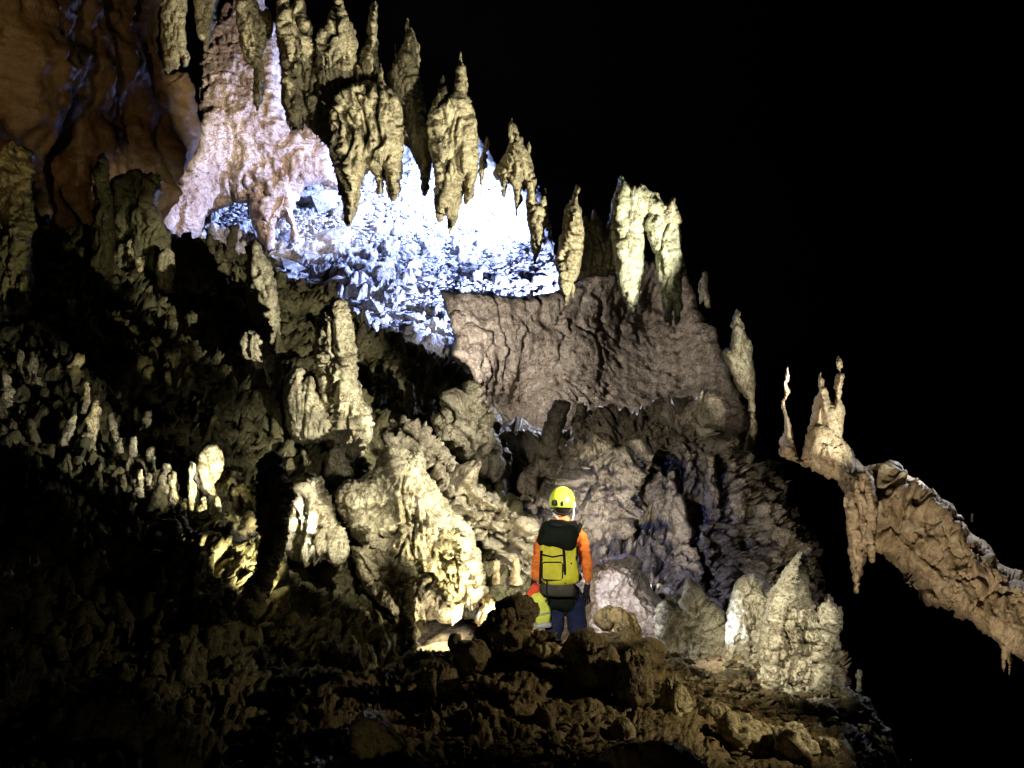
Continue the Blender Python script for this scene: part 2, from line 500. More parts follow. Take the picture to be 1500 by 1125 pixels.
# pink wall behind the hanging cluster
rockform('cave_wall', '225,335 232,300 250,280 270,240 290,195 292,170 286,110 287,80 296,52 306,36 318,24 330,-12 372,-14 388,-8 396,20 403,40 408,80 412,120 418,180 425,195 440,190 448,160 455,190 463,188 478,210 488,240 500,280 470,268 445,272 437,290 432,315 437,345 430,357 424,330 415,318 405,340 402,365 390,368 375,350 362,300 345,298 320,305 305,312 298,320 290,345 280,350 262,358 250,362 240,350',
         RBF([(230, 330, 36), (330, 0, 39), (420, 100, 38), (490, 260, 38), (300, 200, 37), (400, 340, 36.5), (340, 300, 38)]), .9, 26, 'pink', 'pink', .75, .8, 2.2, 2.4, kind='structure',
         label='pale pink wall lit above the scree')
# scree
Yscree = RBF([(640, 525, 32), (400, 400, 35), (250, 360, 37), (560, 480, 33), (500, 380, 37.5), (650, 420, 36.5), (800, 430, 36), (450, 290, 42), (600, 290, 42.5), (600, 190, 47), (710, 220, 45.5), (800, 340, 41), (300, 300, 41), (740, 300, 42.5)])
scree = rockform('scree_slope', '238,360 262,320 290,300 330,292 380,290 420,270 470,262 500,255 530,245 560,215 580,170 592,160 606,170 625,180 650,180 680,190 700,200 708,212 716,216 722,235 733,258 760,262 790,270 806,330 818,380 850,430 900,470 800,520 700,560 640,560 560,520 500,480 420,430 380,400 330,385 280,375',
                 Yscree, .4, 12, 'scree', 'rubble', .8, .75, 2.4, 1.5, kind='structure', label='steep scree slope flooded with cold white light')

# brown wall in the middle distance
Ybw = RBF([(650, 430, 31), (700, 560, 29.5), (800, 430, 31.5), (800, 600, 30), (900, 400, 32), (950, 440, 34.5), (980, 600, 31), (1000, 400, 33), (1060, 520, 31), (1100, 690, 28.5), (760, 590, 32.5), (850, 640, 30.5), (700, 700, 27)])
rockform('cave_wall', '645,425 700,428 760,437 800,431 822,425 850,410 880,395 900,398 905,380 950,375 985,378 1000,385 1010,420 1020,450 1035,472 1050,480 1058,500 1062,520 1075,560 1095,590 1105,620 1110,650 1112,700 1100,760 690,760 700,640 705,590 690,545 663,522 668,490 655,460',
         Ybw, .8, 14, 'wallbrown', 'wallv', .62, 1.1, 2.5, 2, kind='structure', label='dark brown wall beneath the lit scree')

# the broken wall behind the caver
Ymid = RBF([(740, 640, 22.5), (900, 620, 22), (1040, 620, 22), (760, 760, 19.5), (900, 700, 21), (1000, 700, 21.2), (900, 800, 19.5), (960, 880, 18.5), (1060, 760, 21), (1130, 700, 24), (1180, 850, 23), (820, 900, 17.8), (1100, 950, 19)])
rockform('cave_wall', '734,628 760,632 795,640 800,655 830,632 845,640 865,620 885,612 930,608 960,611 985,600 995,592 1010,600 1038,608 1042,640 1060,660 1095,690 1110,700 1130,686 1136,700 1146,722 1150,746 1168,768 1190,792 1200,850 1215,920 1240,1000 740,1000 738,760 742,700',
         Ymid, .7, 12, 'grey', 'rough', 1.35, .95, 2.3, 2, kind='structure', label='broken grey brown wall behind the caver')

# the big left slope
YH = RBF([(0, 330, 20), (230, 330, 25), (400, 390, 25), (520, 460, 24.5), (650, 530, 24), (700, 600, 22.5), (735, 660, 21), (780, 770, 17.5), (0, 500, 17), (200, 500, 19), (400, 550, 20.5), (550, 600, 20.5),
          (0, 700, 14), (200, 700, 15), (350, 700, 16), (500, 720, 17.5), (650, 700, 18.8), (600, 800, 17), (720, 850, 16.2), (700, 930, 15.5), (500, 880, 15.5), (300, 850, 13.2), (0, 900, 11.5), (400, 1000, 12.5), (0, 1125, 9.5), (400, 1125, 10.5), (620, 960, 14.5)])
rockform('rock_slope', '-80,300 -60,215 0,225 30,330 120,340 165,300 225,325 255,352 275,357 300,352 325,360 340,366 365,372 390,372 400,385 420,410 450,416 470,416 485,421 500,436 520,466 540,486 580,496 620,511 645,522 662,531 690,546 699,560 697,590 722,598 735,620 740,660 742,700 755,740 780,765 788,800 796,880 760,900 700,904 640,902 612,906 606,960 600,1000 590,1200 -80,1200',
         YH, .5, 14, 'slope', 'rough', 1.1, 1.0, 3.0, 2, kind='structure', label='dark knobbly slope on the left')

# floor round the caver
def floor():
    xs = np.arange(-5, 2.6, .05); ys = np.arange(11.5, 19, .05)
    X, Yy = np.meshgrid(xs, ys); n = X.size
    v = np.stack([X.ravel(), Yy.ravel(), np.full(n, -2.90)], 1)
    v[:, 2] += disp(v, [('block', .10, .45, 1), ('fbm', .08, 1.2, 1), ('lump', .04, .16, 1)], 5) + .02
    near = np.exp(-(((v[:, 0] - .5) ** 2 + (v[:, 1] - 13.6) ** 2) / .25))
    v[:, 2] = v[:, 2] * (1 - near) + near * -2.875
    nx = len(xs); ny = len(ys)
    i = np.arange(nx * ny).reshape(ny, nx)
    f = np.stack([i[:-1, :-1].ravel(), i[:-1, 1:].ravel(), i[1:, 1:].ravel(), i[1:, :-1].ravel()], 1)
    o = mesh_obj('ground', v, f, M['tan'])
    tag(o, 'uneven pale floor around the caver', kind='structure')
floor()

# foreground rubble rise
YF = RBF([(600, 950, 12.6), (760, 890, 12.4), (830, 945, 12.5), (900, 900, 12.3), (1000, 980, 12.6), (1100, 1000, 12.8), (440, 1125, 9.5), (800, 1125, 9.6), (1200, 1125, 10.6), (700, 1020, 11.2), (950, 1040, 11.2), (1200, 1060, 12), (1300, 1125, 11.5)])
rockform('rubble_rise', '380,1200 400,1080 450,1020 520,990 560,980 600,965 640,958 700,942 712,938 730,935 760,940 800,945 820,955 838,960 850,955 880,950 915,948 945,950 960,955 975,965 1000,968 1050,985 1085,975 1120,985 1180,1020 1220,1040 1260,1085 1290,1110 1310,1200',
         YF, .5, 16, 'fore', 'rough', .55, 1.7, 2.4, 2, kind='structure', label='dark rubble rise along the bottom of the cave')

# ceiling ledge on the right
YL = RBF([(1145, 670, 21), (1200, 600, 21.2), (1250, 700, 21), (1350, 760, 20.5), (1500, 860, 19.5), (1300, 790, 20.5), (1450, 920, 19.5), (1560, 980, 19)])
rockform('ceiling_ledge', '1143,664 1146,645 1150,635 1162,645 1163,655 1172,674 1180,655 1184,640 1200,625 1232,640 1246,666 1262,685 1285,690 1305,690 1315,705 1345,722 1370,740 1400,755 1410,770 1440,790 1455,805 1480,830 1500,842 1570,880 1570,1010 1520,975 1490,960 1465,945 1425,912 1390,895 1362,862 1325,828 1300,806 1285,800 1262,770 1242,752 1238,722 1215,706 1190,690 1165,676',
         YL, .7, 26, 'tan', 'wall', 1.25, .7, 2.2, 3.2, kind='structure', label='tan rock ledge slanting down to the right edge')

# ------------------------------------------------------------------ far dark shell of the cave
def shell():
    n = 40; v = []; f = []
    rng = random.Random(4)
    for i in range(n + 1):
        a = math.pi * i / n
        for j in range(n * 2):
            b = math.pi * j / n
            r = 150 + 8 * math.sin(a * 9 + b * 3) + rng.uniform(-3, 3)
            if i in (0, n): r = 150
            v.append((r * math.sin(a) * math.cos(b), 40 + r * math.sin(a) * math.sin(b), r * .7 * math.cos(a)))
    for i in range(n):
        for j in range(2 * n):
            f.append((i * 2 * n + j, i * 2 * n + (j + 1) % (2 * n), (i + 1) * 2 * n + (j + 1) % (2 * n), (i + 1) * 2 * n + j))
    o = mesh_obj('cave_chamber', v, f, M['dark'])
    tag(o, 'unlit far wall of the cave chamber', kind='structure')
shell()


# ================================================================== HANGING STALACTITES
HG = 'stalactites hanging along the cave ceiling'
HANG = [  # pointed upper outlines follow shadow edges: only the lit rock is given shape
    ('404,-20 418,10 425,20 432,5 438,-5 446,15 450,40 458,58 464,50 470,36 475,50 484,22 490,5 496,-12 504,20 512,38 518,60 520,80 524,95 530,70 541,60 538,42 541,28 549,-2 553,10 552,50 553,85 558,110 565,122 573,100 580,85 593,60 603,38 608,60 612,100 616,130 624,170 630,190 626,230 616,250 604,222 590,200 586,240 560,248 530,240 512,236 490,228 470,196 440,178 420,168 412,100', 26.5, .7, 18, 'olive', 'knob', 'shadowed dripstone sheet filling the gaps behind the hanging clusters'),
    # outline, Y, T, R, mat, noise, label
    ('230,-20 276,-20 273,10 274,60 276,92 270,99 264,84 260,102 240,104 237,85 233,60 231,25', 27, .5, 12, 'olive', 'knobs', 'short blunt knobbly stalactite against the brown wall'),
    ('284,-20 322,-20 316,20 309,50 303,86 297,86 298,62 290,56 285,30', 27.5, .4, 10, 'olive', 'drips', 'thin ragged stalactite just left of the pink wall peak'),
    ('342,-20 372,-20 380,20 390,12 400,24 399,44 391,62 384,80 388,112 383,150 376,166 371,150 373,102 360,90 351,68 345,30', 26.5, .4, 12, 'olive', 'knobs', 'dark forked stalactite hanging before the pink wall'),
    ('404,-20 418,-20 424,14 430,8 438,-10 446,0 448,22 455,42 463,60 470,88 474,140 476,180 470,205 464,196 460,172 452,160 447,182 441,172 436,188 428,182 420,176 416,140 412,90 408,50', 26.2, .7, 16, 'olive', 'knob', 'broad knobbly stalactite sheet right of the pink wall'),
    ('465,60 468,44 472,36 476,45 482,28 487,16 492,-10 498,-10 503,14 510,32 515,42 522,60 523,76 520,96 516,122 512,132 520,150 518,200 512,235 508,270 504,300 496,262 489,240 482,212 474,206 468,180 462,150 462,100', 25.9, .7, 16, 'olive', 'knob', 'tall stalactite column with a smooth pointed top'),
    ('536,32 542,20 547,0 552,6 552,40 549,62 551,95 556,112 548,130 536,118 528,100 530,72 540,55 541,42', 26.6, .3, 8, 'olive', 'fold', 'smooth leaf shaped blade above the hanging cluster'),
    ('486,140 500,128 520,120 536,118 552,122 560,112 570,128 585,140 590,160 590,190 592,200 589,232 586,262 583,282 577,298 571,280 566,262 561,250 560,282 554,284 549,258 541,250 531,263 526,292 516,322 512,333 505,316 502,292 498,272 490,240 480,205 478,180', 25.6, .9, 20, 'olive', 'knob', 'widest hanging cluster ending in a long blunt tip over the scree'),
    ('592,60 598,46 603,38 610,60 616,88 612,112 604,105 598,88', 27.5, .3, 8, 'olive', 'drips', 'faint green pointed blade in the dark above the cluster'),
    ('574,118 582,100 592,72 600,82 604,102 606,112 611,112 614,122 618,150 620,168 628,178 633,196 634,222 630,240 627,262 621,286 618,262 612,240 604,214 598,200 592,196 596,186 590,176 586,150', 26.3, .5, 12, 'olive', 'drip', 'narrow stalactite between the two big hanging clusters'),
    ('626,180 630,166 636,150 642,138 645,118 648,116 654,130 658,144 663,138 666,128 668,116 668,102 674,92 677,90 681,100 682,116 683,126 680,138 688,146 694,160 697,176 698,196 699,222 698,250 694,280 688,292 684,300 681,282 680,262 676,272 674,298 668,322 662,336 656,326 652,312 645,326 640,322 637,292 638,262 634,232', 25.4, .8, 18, 'olive', 'drip', 'twin peaked stalactite mass with a stepped knob on top'),
    ('700,248 703,230 707,222 711,206 714,199 717,207 716,216 712,224 714,240 708,262 704,276', 26, .2, 5, 'olive', 'fold', 'slender upright needle beside the twin peaked mass'),
    ('723,252 730,240 738,228 744,214 750,204 751,196 747,190 746,180 750,173 754,182 757,184 760,198 766,212 774,224 780,244 787,262 787,272 785,290 790,300 797,280 799,272 801,283 799,298 803,318 808,350 812,364 806,352 799,330 795,332 794,352 790,370 784,381 779,362 776,340 772,322 769,302 772,284 768,264 764,276 762,300 758,330 755,300 752,276 747,266 742,270 738,296 734,270 730,262 726,264', 25.8, .6, 14, 'olive', 'knobs', 'single pointed stalactite with a long drooping lower finger'),
    ('818,352 824,340 828,318 832,300 838,288 840,278 842,286 847,268 850,276 848,292 852,312 856,340 854,372 846,402 838,420 833,432 829,446 822,432 818,408 813,382', 25.2, .5, 14, 'olive', 'knobs', 'pointed stalactite crossing the right rim of the scree'),
    ('850,330 858,316 866,322 868,312 872,302 874,310 882,326 888,344 892,322 896,300 906,300 912,340 908,396 890,402 866,406 850,412 846,400', 26.2, .4, 12, 'olive', 'drips', 'row of small green dripstone spikes before the pale curtain'),
    ('903,278 905,262 910,254 918,262 930,270 938,268 944,272 950,276 960,282 967,292 976,300 970,316 958,320 948,318 943,332 944,352 943,372 942,400 940,425 934,448 930,466 924,462 918,444 908,428 904,400 900,372 898,340 896,312 896,296', 24.8, .6, 16, 'pale', 'drip', 'pale green dripstone curtain ending in one thick tip'),
    ('945,330 950,318 962,312 980,312 994,318 996,340 997,362 1001,374 998,400 997,430 998,452 994,471 990,466 988,444 985,440 983,460 980,473 974,462 970,444 967,420 964,400 960,372 952,356', 24.7, .5, 14, 'pale', 'drip', 'pale stalactite splitting into two tips at the end'),
    ('973,308 978,296 984,288 990,290 992,304 996,318 998,325 990,330 972,326 960,318 950,312 940,300 930,286 936,280 948,286 960,296 967,304', 24.5, .3, 7, 'cream', 'rock', 'broken cream rim capping the pale dripstone curtain'),
    ('1026,410 1030,398 1034,396 1037,404 1037,422 1041,438 1040,452 1035,450 1031,440 1025,446', 28.5, .3, 6, 'cream', 'drips', 'small pale nub above the end of the brown wall'),
    ('1058,514 1070,508 1072,488 1074,470 1079,451 1083,466 1088,474 1091,488 1100,500 1101,520 1103,538 1107,560 1106,592 1106,610 1109,628 1106,642 1112,672 1113,694 1100,692 1090,672 1091,650 1096,632 1100,612 1096,590 1082,572 1074,552 1066,536', 25, .4, 12, 'cream', 'drips', 'lit part of a cream stalactite, modelled as a blade narrowing below'),
]
for ol, Y, T, R, mt, kn, lb in HANG:
    thin = T < .35
    o = rockform('stalactite', ol, Y, T, R, mt, kn, .9 if not thin else .45, .85, 1.8, 1.3, 1.0, lb, 'stalactite', HG)
    if T < .45 or mt == 'cream': continue
    # slender dripstone fingers fused to the body: sharp tips below, thin horns above along the modelled shadow edge
    P = pts(ol); rng = random.Random(len(ol)); wd = P[:, 0].max() - P[:, 0].min()
    for q in range(int(wd / 7.5)):
        x = P[:, 0].min() + 4 + rng.random() * (wd - 8)
        A = P; B = np.roll(P, -1, 0); m = (A[:, 0] > x) != (B[:, 0] > x)
        ys = np.sort(A[m, 1] + (x - A[m, 0]) / (B[m, 0] - A[m, 0]) * (B[m, 1] - A[m, 1]))
        if len(ys) < 2: continue
        y0, y1 = ys[0], ys[-1]; span = y1 - y0
        w_ = rng.uniform(6, 12) * Y / 2000; dy = T * rng.uniform(.55, 1.0)
        pr = [(0, .5), (.15, .9), (.35, 1.0), (.6, .8), (.8, .55), (.93, .3), (1, .04)]
        if rng.random() < .72 or y0 < 12:
            yb = y1 + rng.uniform(2, 13) if rng.random() < .6 else y0 + span * rng.uniform(.45, .85)
            yt = max(y0 + 6, yb - rng.uniform(35, 95)); xb = x + rng.uniform(-3, 3)
            column('dripstone_finger', W(x, yt, Y - dy), W(xb, yb, Y - dy * (.2 if yb > y1 else 1)), w_, mt, None, None, None, 'knobs', 1.0, pr, rng.uniform(-.02, .02), 12, 22, parent=o)
        elif y0 > 12 and mt != 'pale':
            column('shadow_edge_horn', W(x, y0 + 26, Y - T * .4), W(x + rng.uniform(-4, 4), y0 - rng.uniform(6, 20), Y), w_ * 1.1, mt, None, None, None, 'drips', .8, [(0, 1.2), (.3, .9), (.5, .55), (.65, .6), (.85, .3), (1, .04)], rng.uniform(-.04, .04), 12, 20, parent=o)

# ------------------------------------------------------------------ the right ledge: spires above, stalactites below
rockform('rock_spire', '1143,668 1146,645 1150,630 1149,612 1144,598 1144,588 1149,576 1148,560 1151,545 1154,534 1156,546 1153,560 1158,572 1154,580 1150,590 1153,606 1160,622 1162,648 1172,676',
         20.9, .14, 6, 'tan', 'fold', .2, .6, 1.5, 1.0, 1, 'slender twisted spire standing alone on the ledge tip', 'rock spire', 'spires on the right ledge', fine=.3)
rockform('rock_spire', '1178,676 1182,650 1184,625 1190,600 1194,588 1200,562 1201,548 1204,542 1207,556 1206,564 1210,568 1216,586 1221,590 1224,576 1222,566 1226,548 1230,544 1226,534 1226,524 1229,521 1233,536 1232,544 1237,552 1234,566 1230,584 1237,600 1235,620 1232,640 1246,668 1258,690 1240,706 1200,694',
         20.8, .3, 14, 'tan', 'drip', .5, .8, 1.5, 1.2, 1, 'broad two horned spire with a knotted right horn', 'rock spire', 'spires on the right ledge', fine=.4)
rockform('stalactite', '1240,720 1250,700 1268,690 1280,700 1284,740 1282,780 1279,822 1275,822 1272,798 1266,816 1262,836 1256,868 1253,868 1250,846 1245,812 1242,780 1240,750',
         19.6, .35, 12, 'tan', 'drip', .7, .6, 1.6, 1.1, 1, 'long sharp stalactite hanging under the right ledge', 'stalactite')
rockform('stalactite', '1360,770 1385,765 1392,800 1386,838 1379,852 1376,830 1368,842 1364,815', 19.9, .2, 8, 'tan', 'drips', .8, .6, 1.8, 1.1, 1, 'short double stalactite on the face of the right ledge', 'stalactite')
rockform('stalactite', '1462,930 1485,930 1482,962 1478,990 1475,966 1470,985 1467,955', 19.2, .15, 6, 'tan', 'drips', .6, .5, 1.8, 1.1, 1, 'dim stalactite pair low on the right ledge near the frame edge', 'stalactite')
for i, (px, py, hh, w_, lb) in enumerate([(1303, 702, 17, 6, 'white stub on the crest of the right ledge, the taller of two'), (1293, 698, 12, 4, 'white stub on the crest of the right ledge, the shorter of two'),
                                      (1367, 731, 13, 5, 'blue white stub lit from behind halfway down the ledge crest'), (1424, 763, 10, 4, 'grey crooked stub low on the ledge crest')]):
    column('rock_stub', W(px, py, 20.4), W(px, py - hh, 20.4), w_ * .0104, 'pale', lb, 'rock stub', 'stubs on the ledge crest', None, prof=[(0, 1), (.5, .8), (.8, .9), (1, .3)], nseg=10, nring=8)

# ================================================================== LEFT SLOPE PIECES
def onH(poly, T, R, mt, kn, lb, cat, name='stalagmite', a=1, l=.8, dy=0.0, group=None, step=2.0, edge=1.5, base='H'):
    P = pts(poly); c = P[P[:, 1].argsort()][-max(2, len(P) // 3):].mean(0)
    fn = {'H': YH, 'M': Ymid, 'F': YF}[base]
    Y = float(fn(c[0], c[1])[0]) - .45 - dy
    return rockform(name, poly, Y, T, R, mt, kn, a, l, step, edge, 1, lb, cat, group)


LG = 'large formations on the left slope'
onH('362,372 366,352 374,349 382,358 386,372 398,390 400,402 408,430 411,462 410,492 404,506 388,508 372,498 366,470 363,440 362,400', .5, 16, 'cream', 'knobs', 'tall pale stalagmite rising against the lit scree', 'stalagmite', a=.9, group=LG)
onH('462,470 476,448 488,436 502,440 510,450 516,480 520,520 524,560 530,590 540,600 544,640 530,668 505,678 485,668 474,640 470,600 466,560 460,520', .6, 20, 'cream', 'knob', 'broad knobbly pillar in the middle of the left slope', 'rock pillar', 'rock_pillar', a=.9, l=.6, group=LG)
onH('350,500 356,486 370,484 384,496 398,510 408,526 416,545 412,570 400,588 388,580 372,556 358,535', .4, 16, 'cream', 'drip', 'rounded pale flowstone mound below the tall stalagmite', 'flowstone', 'flowstone_mound', a=.7, l=.7, group=LG)
onH('418,560 424,548 436,536 446,542 444,560 450,556 456,550 462,560 464,574 474,592 486,612 494,640 480,650 455,655 432,648 420,630 416,600', .35, 14, 'cream', 'drips', 'pair of pale knobs above a ribbed skirt', 'flowstone', 'flowstone_mound', group=LG)
onH('430,716 440,700 452,702 466,712 470,728 480,738 488,760 498,782 504,802 498,818 470,824 440,814 426,796 422,770 424,740', .55, 18, 'cream', 'drips', 'ribbed cream flowstone like a folded curtain', 'flowstone', 'flowstone_mound', a=3.4, l=.9, dy=.7, group=LG)
onH('476,690 482,664 492,650 503,662 511,678 517,700 508,712 486,712 476,704', .35, 12, 'cream', 'drips', 'small pointed cream mound above the ribbed flowstone', 'flowstone', 'flowstone_mound', group=LG)
onH('490,725 505,705 528,702 545,690 556,672 566,652 580,654 600,664 618,660 622,684 632,702 644,720 660,744 676,756 690,776 696,800 704,818 708,850 716,868 706,888 682,892 655,880 640,868 618,860 600,842 575,836 552,818 530,800 512,780 498,758',
    1.0, 34, 'cream', 'knob', 'largest cream flowstone wall glowing at the foot of the slope', 'flowstone', 'flowstone_wall', a=.75, l=.62, group=LG)
onH('606,722 612,700 624,694 634,706 640,724 652,744 668,764 678,790 676,812 660,822 636,816 616,812 606,790 602,750', .35, 20, 'cream', 'drips', 'smooth bright cascade on the front of the large flowstone', 'flowstone', 'flowstone_cascade', a=.9, l=1.3, dy=.9, group=LG)
onH('646,812 648,790 652,772 658,766 664,776 664,800 668,822 664,842 650,842', .2, 7, 'cream', 'knobs', 'thin knotted stalagmite on the bright cascade', 'stalagmite', dy=1.1, a=.6)
onH('566,646 572,628 582,614 600,620 622,634 640,652 662,668 690,690 712,712 738,736 762,752 784,766 790,800 786,850 770,860 740,850 722,830 706,800 690,776 668,752 648,724 628,694 610,666 590,654',
    .35, 12, 'grey', 'strata', 'layered rock ridge running down towards the caver', 'rock ridge', 'rock_ridge', a=1.5, l=.8)
onH('650,592 662,580 680,570 692,562 699,570 704,590 722,597 728,612 722,626 728,640 736,660 738,690 742,712 726,718 706,706 690,690 672,668 656,650 640,632 636,612', .5, 16, 'grey', 'strata', 'overhanging brown rock at the right rim of the left slope', 'rock outcrop', 'rock_outcrop', a=1.0, l=1.2)
onH('520,830 512,800 540,800 570,812 600,830 640,862 660,880 640,905 600,905 560,888 530,862', .3, 16, 'olive', 'rough', 'shallow yellowish basin edge under the large flowstone', 'rock shelf', 'rock_shelf', a=.6, l=.7, dy=.1)
onH('600,850 622,846 640,866 660,876 668,896 650,900 640,890 628,884 612,890 596,896 584,890 590,870', .25, 10, 'olive', 'rough', 'yellow crusted rock below the bright cascade', 'rock crust', 'rock_crust', a=.9, l=.5, dy=.8)
onH('700,905 706,880 714,868 722,872 730,884 740,896 742,925 720,935 704,925', .3, 10, 'tan', 'rock', 'angular pale block beside the dark foreground boulder', 'boulder', 'boulder', dy=.2)
onH('352,905 360,860 378,828 384,790 376,745 378,700 386,676 400,660 410,672 416,694 424,708 426,730 420,760 418,800 410,822 400,850 388,880 380,905', .5, 16, 'slope', 'knob', 'dark foreground pillar with a bright right edge', 'rock pillar', 'rock_pillar', a=.7, l=.6, dy=1.3, group=LG)
onH('580,985 584,930 586,890 588,862 597,852 606,864 607,890 608,940 618,990', .3, 10, 'slope', 'drips', 'dark upright stalagmite silhouetted before the lit floor', 'stalagmite', dy=1.4)
onH('280,700 288,672 300,655 314,650 325,660 328,680 322,700 314,712 318,728 304,740 292,722', .35, 12, 'cream', 'fold', 'bright yellow rounded lobe on the dark slope', 'flowstone', 'flowstone_lobe', a=.4, l=.6, dy=.1)
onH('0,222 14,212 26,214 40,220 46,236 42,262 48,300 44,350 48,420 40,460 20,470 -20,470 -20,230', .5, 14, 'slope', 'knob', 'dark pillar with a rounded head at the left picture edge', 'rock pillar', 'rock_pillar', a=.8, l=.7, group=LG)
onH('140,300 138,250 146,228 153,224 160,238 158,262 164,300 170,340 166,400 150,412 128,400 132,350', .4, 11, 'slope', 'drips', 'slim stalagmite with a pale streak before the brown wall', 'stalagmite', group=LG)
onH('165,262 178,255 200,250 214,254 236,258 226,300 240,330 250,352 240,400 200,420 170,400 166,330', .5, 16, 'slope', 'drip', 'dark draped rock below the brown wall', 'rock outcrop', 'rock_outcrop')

# ================================================================== ROCKS ROUND THE CAVER
onH('790,668 796,630 806,600 814,585 822,586 834,592 832,606 826,626 820,652 812,676 800,682', .3, 10, 'grey', 'rock', 'leaning square topped stump on the broken wall', 'rock stump', 'rock_stump', base='M', a=.8)
onH('840,662 842,630 844,606 845,594 852,589 859,594 858,612 859,640 862,668', .25, 7, 'grey', 'knobs', 'upright round topped stump beside the leaning one', 'rock stump', 'rock_stump', base='M', a=.8)
onH('826,760 828,700 826,664 836,648 850,644 866,646 880,640 893,650 898,668 912,660 928,654 944,658 946,680 940,700 930,722 935,750 920,780 880,790 850,790', .6, 16, 'grey', 'rough', 'pale lumpy buttress right above the helmet', 'rock buttress', 'rock_buttress', base='M', a=1.0, l=.7)
onH('984,792 986,760 986,738 988,728 994,723 1001,727 1004,740 1006,760 1014,774 1016,792 1000,800', .3, 8, 'grey', 'fold', 'rounded stalagmite stub on the broken wall', 'stalagmite', base='M', a=.35, l=.5)
onH('1030,760 1032,700 1036,684 1036,668 1041,660 1047,668 1048,690 1052,720 1056,760', .25, 7, 'grey', 'knobs', 'thin ringed stalagmite high on the broken wall', 'stalagmite', base='M', a=.7)
onH('1058,752 1070,720 1084,716 1092,730 1092,752 1086,744 1080,756 1074,744 1066,758', .2, 6, 'grey', 'drips', 'small fringe of dripstone at the end of the broken wall', 'dripstone fringe', 'dripstone_fringe', base='M')
rockform('boulder', '858,975 858,880 862,836 872,825 890,818 912,814 932,815 942,822 945,845 955,866 972,886 985,910 990,960 985,1000 900,1000', 15.6, .9, 26, 'pink', 'pink', .35, .4, 2.0, 1.4, 1, 'large rounded pink boulder right of the caver', 'boulder')
rockform('boulder', '962,960 960,920 964,892 972,886 984,884 998,892 1002,868 1006,850 1011,846 1022,856 1032,872 1046,884 1058,898 1066,930 1068,965 1040,990 1000,985', 14.7, .45, 14, 'cream', 'rock', 1.0, .8, 1.9, 1.3, 1, 'pointed cream rock beside the pink boulder', 'boulder')
rockform('boulder', '1052,985 1060,930 1066,890 1076,862 1090,845 1104,842 1118,850 1130,862 1140,885 1150,930 1150,985 1110,1010', 14.0, .55, 18, 'cream', 'rock', .8, .9, 1.9, 1.3, 1, 'rounded rock with a blue white left face', 'boulder')
rockform('stalagmite', '1104,1100 1098,1040 1108,980 1112,940 1118,900 1128,868 1140,850 1150,834 1160,822 1166,812 1173,808 1180,812 1184,830 1184,850 1184,876 1190,884 1196,890 1204,884 1208,872 1216,870 1220,884 1232,890 1234,906 1228,930 1232,948 1224,960 1224,984 1218,1008 1216,1030 1226,1050 1224,1075 1214,1100 1160,1130',
         12.9, .8, 34, 'cream', 'knobs', 1.25, .8, 1.8, 1.3, 1, 'tall lumpy stalagmite with a broken crown at lower right', 'stalagmite')
rockform('rock_ridge', '1216,1125 1218,1060 1216,1002 1226,1000 1240,1010 1256,1016 1272,1024 1284,1044 1296,1060 1306,1068 1308,1090 1306,1150 1230,1160', 12.9, .4, 16, 'slope', 'rock', 1, .8, 2.2, 1.3, 1, 'dark ridge dropping away right of the lumpy stalagmite', 'rock ridge')
column('stalagmite', W(1258, 1012, 12.5), W(1259, 983, 12.5), .05, 'pale', 'tiny knobbed stalagmite on the dark ridge at lower right', nseg=12, nring=16, prof=[(0, 1), (.2, .6), (.35, .9), (.5, .6), (.7, 1), (.85, .8), (1, .2)])
column('stalagmite', W(1330, 1140, 11.5), W(1329, 1106, 11.5), .13, 'cream', 'small pale stalagmite tip at the bottom right corner', nseg=16, nring=14)

# ------------------------------------------------------------------ foreground boulders
def blob(px, py, rx, ry, Y, mt, lb, kn='fold', a=.25, group=None, name='boulder', sq=.9):
    SEED[0] += 7; s = SEED[0]; rng = random.Random(s)
    n, m_ = 40, 26; c = np.array(W(px, py, Y)); k = Y / 2000
    V = []
    for i in range(m_ + 1):
        th = math.pi * i / m_
        for j in range(n):
            ph = 2 * math.pi * j / n
            V.append((math.sin(th) * math.cos(ph), math.sin(th) * math.sin(ph), math.cos(th)))
    V = np.array(V)
    dirs = V.copy()
    V = V * np.array([rx * k, (rx + ry) / 2 * k * sq, ry * k]) + c
    V = V + dirs * (disp(V, K['bould'] if kn == 'fold' else spec(kn, a, .35), s))[:, None] * min(1.0, rx / (38 if kn == 'fold' else 26))
    Fc = [(i * n + j, (i + 1) * n + j, (i + 1) * n + (j + 1) % n, i * n + (j + 1) % n) for i in range(m_) for j in range(n)]
    o = mesh_obj(name, V, Fc, M[mt])
    return tag(o, lb, 'boulder', group)


